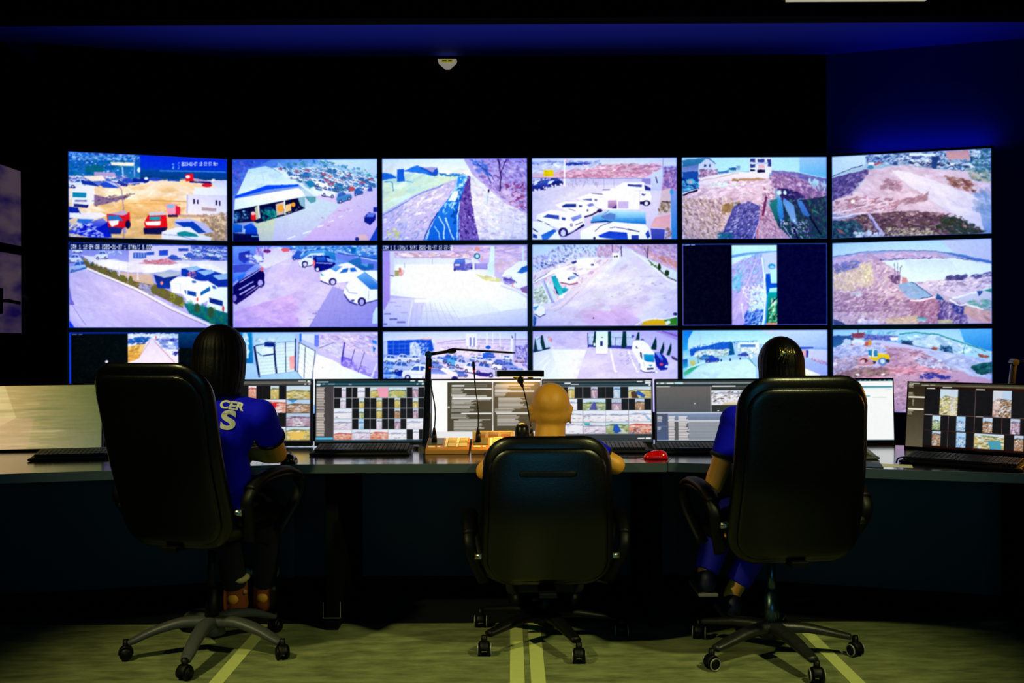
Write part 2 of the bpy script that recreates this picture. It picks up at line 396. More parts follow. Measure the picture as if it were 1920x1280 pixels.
SCR['a4'] = ('''
g c8d0f4 d0d8f8 d8ccf4 d8b8e8
q d8e0fa e0e8fa 60,70 1830,70 1830,160 60,160
n 8a88d0,a8b8e8,7a7cc8,e8f0ff 90 15 2.6 0 60,110 900,110 900,160 60,160
q e0b0c8 e8c0d0 60,200 800,160 1200,140 1640,200 1400,310 60,310
n d098b8,e8b8cc,c888b0,f0d0dc,b87898 240 20 3 0 420,160 1640,150 1640,230 1400,310 420,310
n e0e0f4,c8d0f4,f4f4ff 120 20 2.6 -4 60,150 860,150 760,200 60,260
n 203a98,3a50b0 24 14 3 0 480,130 760,130 760,150 480,155
p c8c8ec 560,320 1400,320 1400,420 560,420
q dcd8f4 d8ccf4 60,480 440,400 1100,400 1850,400 1850,1080 60,1080
n e8e4f8,d8d0f4 70 50 2.6 0 60,500 700,430 700,640 100,700
r f8d800 205,215,325,292
n d8c020 10 12 1.4 0 210,220 320,220 320,290 210,290
n 1c1c70,2c3090,a8b0e8 80 14 1.4 -15 70,320 430,310 430,400 70,470
c 2a3498 150,410,200,110,1,-6
c 3a4ab0 260,380,200,100,1,-6
c 202c80 350,360,180,100,1,-6
e e4e4ff 105,465,16,18 150,455,13,14 235,435,14,16 312,415,14,16 350,405,12,14 418,395,12,16
p e8ecff 90,350 150,330 120,390 80,400
p e8ecff 270,350 340,335 300,380 250,390
l fdfcff 20 462,90 460,410
r f0b8c8 480,80,500,130
l 8a80b8 5 940,320 940,440
l 8a80b8 5 1060,320 1060,420
l 6a60a8 6 60,310 900,320 1400,320
l 7a70a8 6 560,320 560,420
n b0a0c8 30 9 3 90 480,330 900,330 900,420 480,420
q dce4f8 c0c8ec 1520,260 1650,200 1650,470 1520,470
q 8a8ad0 a090d0 1400,320 1510,325 1510,400 1400,380
l a8a8d8 10 1660,80 1660,470
q c0b8e0 c890c0 1670,180 1830,180 1830,470 1640,470
n 8a6ab0,b878a8,6a5aa8 90 16 1.3 90 1670,180 1830,180 1830,480 1660,480
l 2c2460 11 1570,300 1590,380
p fffdfa 1080,430 1170,370 1430,370 1470,470 1080,460
p 3c48a0 1225,390 1400,400 1400,430 1230,415
p 2c3490 1430,400 1510,440 1510,470 1440,465
p fffaf4 1380,480 1500,480 1520,560 1500,640 1380,610
e 1a1450 1455,625,50,34
e e0e0fc 1455,628,26,24
r 1a1450 1375,605,1420,640
p 3a48a8 1395,510 1450,515 1430,535 1400,530
q fffdf0 fffff4 920,480 1050,440 1370,480 1370,700 920,700
q c8a8d0 8a6aa8 985,590 1095,585 1095,690 985,680
r c4b4e4 1110,600,1235,690
p 503880 1030,690 1095,640 1095,690
p fcfaf4 600,560 780,500 930,520 930,700 780,640
p 5a68b8 660,575 790,565 795,595 740,590
p 5a68b8 820,570 860,575 850,600 825,592
l 4a4890 8 780,500 925,515
l 504890 9 920,460 1010,458
p 8a8ad0 730,630 800,620 820,650 740,670
p fefcf6 340,640 470,600 700,600 860,690 870,740 760,790 690,790 560,760
p 283a90 420,660 470,630 600,630 600,670 430,670
p 283a90 630,645 675,650 665,670 635,665
p 7a80d0 725,640 800,625 825,645 760,670
l 2a2868 20 700,790 780,770 910,700
e 2a1c60 885,715,32,22
l 404090 6 510,690 590,715
e 504890 738,710,11,15
p fefdf8 120,760 300,700 560,740 690,800 700,880 500,980 300,900 110,820
p 3a50b0 195,790 250,755 390,770 390,820 200,790
p 3a50b0 420,790 470,800 470,830 425,825
q 90a0e0 7080d0 530,800 660,755 665,800 560,845
e 26206a 440,975,58,58
e d8dcff 440,985,32,40
p 1e1a60 470,1030 700,900 690,870 560,970 480,1000
e 504890 541,888,16,20
e fefdf8 541,888,8,11
l 403a80 8 590,890 680,850
l 303070 9 120,820 280,890
p fefdf8 65,840 200,850 370,960 420,1085 65,1085
q 2060c8 4080d8 170,1010 330,935 360,960 250,1065 190,1070
p 2848a0 70,990 120,1010 120,1050 70,1040
l 303070 14 70,930 130,970
q c8eaf4 1878d0 920,740 1010,700 1440,730 1450,880 1100,860 770,860 800,790
q bfe8f0 70b8e8 1100,710 1430,730 1440,800 1100,800
p 5a80c8 900,790 1010,740 1080,760 1070,830 950,820
l 7a80c0 8 900,790 1000,710
l 1a2c80 14 780,860 960,840 1080,870
p fdfdfc 650,1085 650,960 820,880 1050,850 1440,890 1500,960 1510,1085
q 1c3cc0 2c60d8 870,1015 1000,965 1220,985 1230,1085 880,1040
r 2c48b0 1270,1015,1360,1080
q 2a50b8 1a3aa0 1440,1000 1480,950 1500,1030 1470,1060
l 38387a 7 820,970 900,900 1040,850
l 38387a 8 1010,925 1080,915 1370,975
l 303070 10 1225,940 1370,975
e 20205a 820,1050,16,16
p d8c0c8 1640,470 1750,440 1740,760 1590,780
n a89070,b8a088,6a5848 40 17 1.5 90 1640,600 1750,600 1740,740 1600,740
l 201850 10 1640,605 1740,615
q e8a8b8 f0b8b8 1560,800 1750,760 1740,940 1500,920
q 5058b8 3848a8 1505,935 1680,945 1670,1080 1520,1070
q 90a0e0 2888d0 1750,480 1830,460 1830,1080 1760,1080
e 40a0e0 1765,490,22,36
n b08898,8a6a50 20 14 1.4 90 1690,930 1760,930 1760,1080 1690,1080
''', (58, 1832, 65, 65, 1072, 1072))
SCR['a5'] = ('''
g b8f0fc 60c0f8 d8b8d8 3a50a0
q b8f4fc a8ecf8 70,60 1830,60 1830,330 1160,220 70,260
q a8d8f4 50c0f8 1500,60 1830,60 1830,320 1500,250
q 3090c0 1a78a8 80,100 350,70 420,75 280,150 80,180
p d0dcf4 280,150 380,75 480,150 490,290 280,300
l 2a6aa8 12 370,75 400,80 480,145
r 203a88 345,150,365,185 400,150,418,185 105,185,145,235 190,180,240,230
q 5a78c8 8898d8 80,180 270,150 270,240 80,250
n c890b8,b880a8,7a4888 60 18 1.2 0 280,210 490,210 500,300 290,320
p 3a78c8 500,240 640,220 640,250 520,260
p 1a60a8 640,190 735,190 735,225 640,215
q 60a0d8 a8b8e8 740,170 780,170 780,220 740,220
r e8ecfa 900,75,1160,260
r 3040a0 905,80,965,125 905,150,965,190 990,90,1080,128 1115,95,1155,180
r f4b0c0 1000,155,1080,205
r 1a1448 990,218,1075,250 905,210,960,235
r b8c8ec 968,130,1110,150
q 8a70c0 5060b8 1160,225 1400,240 1830,330 1830,500 1500,420 1160,300
n 7060b0,4a5ab8,9080c8,3a58b8 110 20 1.6 10 1160,225 1400,245 1830,340 1830,460 1300,330
q f4ecfa e8d8ec 280,310 760,240 1130,260 1130,330 560,370 280,400
q ecc8e0 d8b0d0 80,520 280,400 700,330 1200,320 1200,560 1000,640 700,600 400,700 80,700
n f4d8ec,e4c0dc,d0a8c8,f0e0f4,dcb4d4 320 22 2.4 -6 90,520 300,400 700,330 1150,330 1180,560 800,600 300,680
p c8905c 680,325 1000,318 1130,335 1000,345 680,350
l 804838 9 680,345 760,350
n c0f0f0,d8fcfc 14 18 2 0 400,370 740,370 740,420 400,430
l d0a8a0 9 280,350 500,310 760,255
q d0b0c8 e0b8c0 80,560 600,580 700,700 500,1080 80,1080
n d8b0b8,c098a0,a87890,ecccc8,b89070,e4bcb0,8a6480,f4dcd8 780 15 1.9 50 80,560 700,560 720,680 520,1080 80,1080
n 9a7048,b08850 60 18 2 -40 560,640 760,600 760,680 560,760
q 5a50b0 3c48a8 700,660 900,600 1020,660 1000,900 960,1080 520,1080
n 4a48a8,7a70c8,3a3890,a098e0,5c58b8,2a3090,c0b8ee 420 15 1.7 -40 740,640 900,600 1030,680 1010,860 950,1080 540,1080
n 1060a0,1a78a0 30 20 2 0 520,980 680,980 680,1080 520,1080
q c090c0 c898b8 1020,640 1140,640 1260,900 1400,1080 960,1080 1010,800
n b078a8,d0a8c8,8a5090,e4c8d8,a86890,c8b0d0 260 15 1.6 50 1060,440 1220,420 1240,860 1320,1080 990,1080 1020,700
l 7a2060 30 1100,540 1050,780
l e04858 8 1030,780 990,960 985,1080
l c8b0f0 12 1020,830 930,1070
q b080b8 6a4898 1180,260 1830,400 1830,620 1500,560 1300,460 1160,420
n a878b0,c898c8,8a58a0,6a4090,d8b8dc,905ca0 420 18 1.8 30 1130,290 1400,270 1830,500 1800,640 1440,560 1160,420
n 1c2078,2a1a58,3a2a80 120 22 1.6 20 1230,440 1440,470 1560,560 1300,600
e c8f0fc 1255,495,28,26 1325,495,18,26
q 2a3060 104a58 1130,640 1830,540 1830,1080 1420,1080 1250,920
n 1a3058,1a5a60,30306a,2c7a60,402a60 330 19 1.6 60 1140,600 1830,540 1830,1080 1440,1080 1250,900
q 1a8890 106070 1130,640 1230,560 1250,860 1200,820
n b8e8f8,a0d8f0 46 16 2.2 80 1600,330 1830,380 1830,480 1660,440
q 30a0f0 1068d8 1235,540 1290,600 1310,780 1275,900 1230,700
q 4a90e8 78a8f0 1310,560 1430,650 1470,880 1400,840 1300,620
q 3a80e0 2a68d0 1460,590 1530,600 1640,800 1540,760
l 14104c 26 1410,880 1480,1075
l 1a1040 22 1620,780 1760,1010
l 90a8e8 10 1300,900 1420,1080
n a8a8e8,e8e8ff,8888d8 50 12 1.5 40 1260,820 1600,820 1640,1080 1280,1080
l 40c080 7 1650,700 1740,760
p 1050b8 80,240 270,230 275,440 80,490
n 30b0e0,1a40c0,0a2890,60d0f0 70 18 2 0 80,330 270,330 270,430 80,470
e 40c8e8 175,360,50,34
e e0a0c0 175,365,26,16
l f0e8f0 14 80,500 270,445
l 180c38 22 80,520 160,495 260,460
''', (66, 1834, 62, 62, 1058, 1058))
SCR['a6'] = ('''
g c8f0fa 3a80b0 7a70b8 80a0e0
q d4f0f8 b0e0f4 80,155 470,130 460,250 80,370
q a0c8f0 3a88b8 460,130 1862,45 1862,330 1300,270 800,240 500,250
n 1c3c98,c8dcf8,4060b8,e8f4ff,2a4aa8,7aa8e0 420 17 2.1 -4 470,140 960,110 1862,60 1862,330 1300,290 960,240 500,230
n 8ac8e8,1a6a90,207a90 70 22 1.4 10 1640,60 1862,50 1862,360 1600,280
r e8f4fc 960,110,1250,140
q e89098 e0a0a8 1370,85 1620,75 1625,180 1390,180
r 1a2c80 1640,70,1650,200
n e8f0fc 20 16 1.3 0 1640,70 1740,70 1740,150 1640,150
n f0f4ff,1a2870 60 20 2.4 5 940,190 1200,180 1600,230 1700,260 1400,260 960,250
q 1a3890 1c50a0 1210,150 1290,140 1260,290 1210,290
n 2a50b8,3a68c8 40 10 1.2 90 480,150 720,140 720,220 500,240
p d84858 560,230 650,205 660,225 570,250
p f4f0fc 500,210 560,215 560,245 500,245
e 1a90c8 530,272,34,22
l 2a3a90 8 85,375 300,290 440,250
l 2c3c98 12 85,400 480,300
q 6048a8 4a3a98 80,400 500,290 520,330 380,460 300,600 80,660
n 5a40a0,7a60b8,4a3890,9078c8,3a2c80 260 17 1.8 -30 80,410 500,300 400,450 300,610 80,660
q e0c0dc dcb8d8 520,300 800,250 1300,290 1862,330 1862,1000 1400,860 500,820 80,800 80,660 330,590
n e8c8e0,d8b0d0,f0d8ec,c898c0,e4c8ec,d0a4c4 640 24 2.8 15 540,290 900,250 1300,300 1862,380 1800,700 1300,780 560,800 90,780 90,660 400,500
q ecdcf8 d8d0f8 760,300 960,320 1500,520 1862,640 1862,960 1760,980 1300,700 860,400
n f4e8fc,e0d4f8,d0c8f4 200 30 4 25 780,310 960,330 1500,530 1862,700 1862,900 1300,680 880,400
q d0d0f4 6a98e0 1700,640 1862,600 1862,1000 1780,980
n 6a9ae0,a8b8f0,4a80d0 90 26 2 40 1690,560 1862,480 1862,960 1720,800
n 9a5a50,a86858,7a3a48,b88078 90 20 2.4 15 1350,360 1640,420 1680,540 1440,470
n b07a98,a06888,c088a8 60 18 2 10 700,400 880,440 860,530 640,510
n c8b090,6aa0a0,a8c0b8,3a7a80 70 20 1.8 20 1600,290 1862,310 1862,440 1640,400
q f0ccdc d8a8c0 100,640 400,560 400,700 90,760
n c88098,b87090,e8b8c8,a86888 110 18 2.4 -10 90,670 400,600 860,640 800,760 90,790
n b88098,a87088 50 16 4 -15 860,640 1160,570 1160,640 900,680
e fff8e8 318,660,26,22,-40
l f0e0f8 12 85,800 500,700 800,650
l e8d8f4 16 85,850 480,780
q 7a4a68 4a3a50 90,890 480,800 900,760 1300,780 1600,900 1780,1000 1500,1030 660,1050 90,1080
n 6a3a58,8a5878,a87890,4a2c48,c8a0a8,583848,7a6048 700 15 2.2 5 90,890 500,800 960,750 1400,790 1700,940 1740,1010 700,1050 100,1080
n c8b890,e0d8b0,a89870 90 14 1.5 0 700,940 1200,960 1300,1030 700,1045
q 1a3a60 0e2848 85,880 320,870 330,1060 85,1080
n 1a5a70,2a3068,145060,3a88a0 110 20 1.8 10 85,890 400,880 460,1060 90,1080
p b05868 130,960 190,980 230,1030 160,1010
n b0c8f4,e8f0ff 36 20 1.4 0 340,1010 640,990 640,1050 340,1060
n 3a4a20,2a4040,305048 140 19 2 30 1300,860 1500,800 1780,990 1500,1030 1260,960
l b0a8e8 34 500,800 600,940 670,1040
l 5a58b8 12 530,860 620,1030
e f0d8e8 1500,800,22,12
''', (76, 1862, 150, 48, 1082, 1012))
SCR['b1'] = ('''
g 8890e0 9aa8e8 c8c0f0 c8b8ec
q 4058c0 8890e0 70,50 1850,85 1850,300 70,250
q 8a90d8 a8a8e4 70,120 720,130 720,290 200,210 70,200
q d8d0f0 e0d8f4 720,130 1000,90 1420,90 1450,200 1180,240 720,290
r 5068b8 770,170,915,235
r 8ab0e8 790,175,800,230 825,172,835,228 855,170,865,226 885,168,895,224
q 2c4cc0 3a60c8 1060,145 1160,138 1160,200 1060,205
q 2c50b8 3a68c8 920,165 1005,160 1005,195 920,200
r 3050b0 1280,120,1395,152
q 505cb8 3a50a8 1420,95 1850,85 1850,220 1700,190 1440,150
n c8d0f4,6a7cc8,90a0e0 60 14 1.4 0 1430,100 1850,100 1850,200 1440,150
n c8d4f8,8aa0e0 26 14 1.4 -20 490,150 640,150 640,200 500,210
M d8e4fa,a8b8ec,e8f0fc,3a58b8 16 90 46 6 1440,130 1840,130 1840,260 1640,230 1440,200
c 3a58b8 1240,230,160,70,1,5
c e8f0fc 1370,215,110,70,1,10
c 4a6ac8 1420,200,110,66,1,10
c b8ccf4 1510,185,110,60,1,10
c e0ecff 1650,185,90,60,1,12
c dce8ff 1745,195,90,70,1,12
c 2a50b8 1700,235,90,50,1,12
q e4dcf8 f4f0ff 200,200 720,280 1000,250 1180,260 1850,260 1850,420 1300,330 1000,400 700,390 400,330
n f4f8ff,e8e0fa,ffffff 120 34 3 6 240,220 720,290 1300,260 1850,300 1850,400 1000,380 500,340
q d8b0c8 c890a8 800,295 1160,230 1280,290 1180,310
n c07888,b86878 30 13 2 0 900,260 1160,240 1220,300 900,300
c e0e8fa 420,200,140,100,0,-2
c e4ecff 160,150,110,60
c dce0f8 120,240,160,100,0,0
c a8c4ec 170,330,230,130,0,-8
p 1a60b0 80,380 240,340 270,350 90,400
q c8c0ec d4c0ee 75,410 260,350 700,560 1650,1020 1850,1030 70,1030
n d8ccf4,ccbcec,e0d4f8,d0c4f0 160 60 3 25 90,440 260,380 900,700 1500,1000 120,1000
q 6a6040 70604a 200,220 290,300 720,480 1000,520 1330,680 1330,800 1000,640 720,540 260,350
n 5a5a30,7a6a38,3a4a30,6a5030,8a7a50 200 22 1.1 60 210,230 340,300 720,440 740,540 400,400
n 6a7038,8a8040,4a5a38,706040,b09040 160 24 1 90 720,450 1000,540 1330,680 1330,810 900,620 740,540
q d4b8b0 c8b098 600,390 720,400 980,420 1000,540 800,500 640,430
n 8888b8,b0a8c8 60 18 2 20 820,520 980,540 980,640 860,590
l e8e0fc 10 610,330 615,440
l e8e4fc 10 820,290 820,480
l d8d0f4 8 710,300 712,500
l f0ecff 26 260,350 560,480 800,580 1200,800 1650,1000
l a08ca8 8 270,370 780,590 1200,825 1600,1000
q 1a2c78 2040a8 1000,420 1120,455 1300,420 1200,480 1180,580 1040,570
q a8b4c8 c0c8dc 1010,405 1160,380 1310,400 1280,430 1110,455
e f09098 1088,515,16,22 1575,470,12,16 1770,530,12,18
q 1c40b0 1a3498 1310,350 1550,350 1700,380 1850,430 1850,560 1700,560 1500,480 1310,430
q 90b8e0 a8c8e8 1340,340 1490,320 1550,350 1430,390
q 90b8e0 a0c4e8 1490,380 1660,360 1700,390 1580,430
q 90b8e0 a8c8e8 1670,430 1850,400 1850,470 1740,480
n e87080,f8a0a0,c85070 16 12 1.2 90 1380,390 1480,390 1480,450 1380,450
p fafcfc 1180,500 1260,450 1400,440 1500,490 1620,490 1735,560 1740,640 1540,760 1400,740 1320,640 1200,620
l c8d8f0 8 1200,520 1300,520 1300,620
q 1840a0 20509c 1345,590 1480,620 1480,670 1360,640
q 2070b0 1c5ca8 1530,620 1640,555 1645,600 1530,660
p 2068b0 1660,540 1700,550 1720,580 1680,580
p 2a60a8 1430,490 1480,490 1480,515 1440,515
l e8f0ff 14 1375,480 1370,800
p f4fcfc 1600,800 1640,620 1760,560 1850,560 1850,850 1780,870
q 182878 1c3c90 1630,680 1790,720 1790,780 1640,740
e c03848 1795,810,12,34
e e86858 1495,700,12,24
q 1a7888 0e5a50 1330,740 1560,780 1850,860 1850,1030 1660,980 1400,860
n 2a8a70,1a6a78,3a9a58,1a4a80,4a7a40 190 24 1.2 90 1330,720 1600,760 1850,880 1850,1030 1650,970 1380,840
n 8a9040,a8a050,6a7030 90 20 1 90 1180,620 1340,690 1340,790 1200,730
e 6a6a38 560,410,34,36 650,460,40,34 740,480,22,46 430,380,34,30 1000,590,36,44 1100,630,30,46 1280,710,46,50
e 3a5a40 1490,800,34,54 1650,850,40,66
q 1438d8 1a4cf0 70,930 130,1020 70,1020
p 7a70c8 75,560 100,700 130,760 75,760
l a890d0 7 100,760 200,920 250,990
#r 101c50 66,60,975,142
t f0f4ff 5.6 90,82 CAM 1 12:24:08 2020-01-27 1.07Mb/s 5.000
''', (64, 1850, 52, 85, 1020, 1030))
SCR['b2'] = ('''
g 6a8ae8 60a0e0 c8b0ec a8a0e0
q c8c0f0 d8ccf8 560,110 800,140 1000,250 1450,560 1860,820 1860,1110 75,1110 75,800 300,640 480,400 350,250
n d8ccf8,c8c0f0,e0d4fa,ccb8ee 260 60 2 -10 380,300 800,250 1400,600 1400,1090 100,1090 100,840 400,600
q e0d8f4 e8e4fa 440,180 620,130 800,180 820,240 480,380 350,300
q d8b8f0 d0a8ea 100,900 800,700 900,1100 100,1100
n d8bcf4,ccb0ec,c4a4e4,e0ccf8 240 30 2 0 90,860 900,760 900,1100 90,1100
q a8a4e4 a098dc 1300,600 1860,800 1860,1105 1000,1105
l 9890d4 4 1380,600 1290,1100
l 9890d4 4 1430,640 1370,1100
l 9890d4 4 1480,700 1440,1100
l 9890d4 4 1530,760 1510,1100
l 9890d4 4 1590,800 1580,1100
l 9890d4 4 1650,820 1650,1100
l 9890d4 4 1710,800 1720,1100
l 9890d4 4 1770,800 1790,1100
l 9890d4 4 1340,600 1230,1100
l 9c94d8 4 1000,1000 1860,1000
l 9c94d8 4 1050,900 1860,920
l 9c94d8 4 1050,1060 1860,1060
q 80a8f4 5878d8 75,110 360,120 340,300 200,340 75,320
q 2a3aa0 3a4ab8 155,190 290,160 300,260 220,320 150,270
n b8c8fc,e0e8ff,5a60c8,3a3a98 70 18 1.6 20 220,210 440,210 440,300 320,320
p e4f0ff 320,230 380,200 440,240 440,290 380,290
n c8b0f0,e8d8fc,8a70c8 60 13 2.6 90 360,130 540,130 540,170 440,220 360,200
e 7a3080 500,170,46,20
q 6aa0e0 3a78c8 780,110 1850,110 1850,280 1300,160 1100,160
n 2a5ac0,a8d8f0,e0f4ff,3a80c8,5aa8e0 220 16 1.5 0 780,110 1840,110 1840,250 1320,180 800,190
p ec6878 665,150 700,130 770,140 770,175 700,180
p e8f0fc 620,120 690,125 660,155
q 3a90c8 2a70c0 1190,170 1330,190 1340,290 1190,240
q 7a90e0 6a80d8 1340,190 1860,290 1860,420 1600,330 1340,260
l c8d8f8 12 1350,160 1600,240 1860,300
l 2a3a90 8 1370,200 1850,270
p 1c70b0 1520,130 1590,130 1580,200 1530,200
n e8f4fc,f4d8d0,b0d4f0 30 18 1.4 0 1600,110 1830,110 1830,230 1680,200
c 3a60c8 870,220,140,110,0,-8
c a0d0f0 1050,200,300,120,1,-8
c c8dcf4 1030,280,290,150,0,-12
q 6ab0e8 3a70c8 890,250 1000,170 1180,160 1190,190 1040,200 940,260
p d8ecff 940,260 1030,200 1190,200 1180,220 1050,220
p e4ecfc 880,300 960,250 1040,250 1080,330 960,360 900,340
e 20206a 960,325,38,34
e d8d8fc 962,332,24,24
p 141c80 1060,260 1110,230 1250,230 1340,330 1280,380 1150,420 1080,400
q 3a70d0 2048b0 1100,245 1210,240 1220,300 1110,300
p 80a8f0 1220,250 1290,270 1320,315 1240,300
l c8d8ff 9 1100,315 1300,325
e f07888 1072,320,14,40
e 18185c 1115,390,36,34
e d8d8fc 1115,395,20,22
p fbfcff 1145,440 1280,380 1400,330 1480,315 1640,360 1680,420 1640,500 1560,540 1350,560 1260,580 1150,520
q 80b0e8 4a88d0 1270,385 1340,345 1420,360 1340,425
q 2a68c0 3a78d0 1380,445 1430,390 1495,380 1480,430
q 2a68c0 3a78d0 1510,380 1570,375 1600,420 1520,430
e 2a2870 1300,545,48,46
e c8c8f4 1302,550,28,32
l 20206a 12 1150,535 1260,580
p 18a 1150,440 1200,470 1160,470
q 3a80c0 2a60a8 1480,300 1640,240 1660,330 1800,330 1800,400 1660,410
p 60a8d8 1640,330 1740,330 1720,370
p fafcfe 1450,620 1500,540 1600,480 1700,415 1850,410 1850,760 1600,820 1480,750 1430,680
q 80b8e8 2a70c8 1590,490 1690,430 1850,570 1850,640 1760,640
l 3a70c0 8 1690,430 1860,560
e 281c5c 1655,790,52,52
e b0b0e8 1655,795,28,36
l 9aa8e0 10 1450,600 1500,680 1600,690
l 3a3a8a 16 1440,700 1500,790 1600,830
e 3a4a9a 1545,775,22,12
l 8090d0 5 1740,660 1735,770
l 303878 9 1700,810 1850,770
p 14105c 80,600 160,530 350,420 430,370 470,450 460,560 380,600 260,680 160,760 90,800
q 80a0f0 3a70e0 80,380 300,360 420,370 230,430 130,520 80,560
p 4a58c0 80,340 200,330 350,330 240,420 90,430
q 4088e8 2a60d0 130,480 230,430 240,460 150,540
l b0b8f8 12 160,550 300,470 420,390
l a8a8f0 16 150,640 330,540
l b8b0f4 18 160,700 350,590
e e06878 435,390,18,26
e 1c1460 420,550,50,62
e b0a8ec 415,560,32,42
e 1c1460 100,730,40,60
e 8a80d0 100,740,26,40
p 281c68 90,800 380,610 460,560 300,700 120,820
l 8a70b8 9 1050,930 1090,940 1100,915
p d8ecff 1790,940 1830,860 1850,860 1850,1060 1780,1060
''', (75, 1855, 100, 100, 1105, 1105))
SCR['b3'] = ('''
g b0a0e8 d8c0e8 c8c8f4 c8d0f8
q d8c0ec e4d0ec 80,150 1830,100 1830,260 80,260
n f4d8d8,e8b8c0,c8b0d8,fff0e8 130 18 3 0 220,190 1200,200 1200,240 220,240
n e8c8d8,c8b0dc,f0d8e4,b8a0d4 120 14 5 3 900,110 1830,110 1830,250 900,200
l a898c8 7 230,250 900,240
q e4e8fa fafcfd 170,250 1200,260 1500,540 1830,700 1830,900 170,700
q fafdfc f4fafa 240,330 930,330 1200,430 1500,560 1830,760 1700,950 1000,900 500,720 170,620
q d8d4f4 c8c8f0 170,740 600,740 900,1000 900,1090 85,1090 85,880
q e8ecfc ccd0f6 600,760 1000,860 1500,900 1830,860 1830,1090 500,1090
q f0f8fa e0e8fa 620,700 1300,760 1500,900 1000,980 700,860
l b8b4e0 4 500,810 470,1080
l b8b4e0 4 550,810 540,1080
l b8b4e0 4 600,800 620,1080
l b8b4e0 4 650,800 700,1080
l b8b4e0 4 700,790 790,1080
l b8b4e0 4 760,790 880,1080
l b8b4e0 4 820,800 960,1070
l b8b4e0 4 900,830 1040,1070
l b8b4e0 4 450,860 410,1080
l c4c4ea 4 440,900 1000,900
l c4c4ea 4 430,980 1100,980
q b8a0e4 a890dc 88,150 165,150 165,760 100,880 88,870
q e4e4fa d8d0f4 170,170 220,170 220,460 170,470
p a8a070 225,400 280,400 280,470 225,470
q d06860 e8a0a0 275,370 300,370 320,460 285,470
n e0a0a8,e8c0c0 16 12 1.3 90 290,400 360,400 330,470 290,470
l 6a5a88 12 170,465 220,470
l b0a0c0 6 680,260 680,330
l a098c0 6 340,310 345,370
p 6060b8 935,330 960,270 1070,260 1150,270 1165,350 1150,390 1080,410 940,400
q 6a90e0 4a70c8 960,275 1060,270 1060,320 950,325
r f0f4ff 955,330,1010,348
p d8d8f0 1070,265 1150,275 1160,310 1080,330
e 2a2468 950,395,14,18 1155,378,10,16
n 8a88d0,b0a0e0 14 12 1.6 0 1070,320 1160,320 1160,390 1070,400
e f0a090 1225,145,30,26
e 2a7090 1220,232,38,36
e d8f0fc 1222,232,20,22
r e8a890 1275,235,1290,290
q a8a0e0 9890d4 1190,320 1340,320 1340,395 1190,390
r 7a70b8 1195,320,1205,395 1335,320,1342,395
q e4fcf8 e0f0f8 1385,110 1430,110 1430,460 1350,460
p d4ecf8 1340,340 1430,280 1430,450 1345,450
r e0f8f8 1765,110,1785,290
n e8c0c0,d8b8c8,f4dce0 50 24 1.5 20 1450,280 1740,280 1600,400 1450,450
p d4d8a0 1180,440 1350,490 1500,500 1500,550 1320,530
n c8c078,e0dcb0 20 20 2 10 1220,450 1400,490 1480,530 1300,520
p f4f8f4 1520,470 1560,410 1640,360 1720,300 1830,290 1830,640 1700,620 1520,540
q 2a60b8 3a78c8 1705,435 1760,370 1830,345 1830,420 1760,445
n 6a58b0,8a80c8,b8b0e8 40 22 1.8 10 1530,490 1640,490 1650,570 1560,570
q 7a70c0 a07090 1740,620 1830,590 1830,690 1760,670
p f0a0a0 1640,560 1655,570 1655,610 1635,600
l 4a4090 9 1560,515 1650,520 1700,560
e e4e8fc 1600,480,40,20
l d8d8f4 20 1500,590 1700,660 1830,740
#r 0c1848 80,92,905,160
t f4f4ff 5.4 90,100 CAM 1 0.10Mb/s 5fps 2020-01-27 12:22:58
r 8078b8 95,918,180,936 160,980,255,1003 250,1018,355,1040 85,1040,130,1065
r c0b4e4 290,905,380,920 220,828,305,842 130,780,240,795 320,770,410,780
l e8e8fc 14 440,760 380,1085
r f4f8fc 460,750,640,790
''', (75, 1832, 92, 92, 1090, 1090))
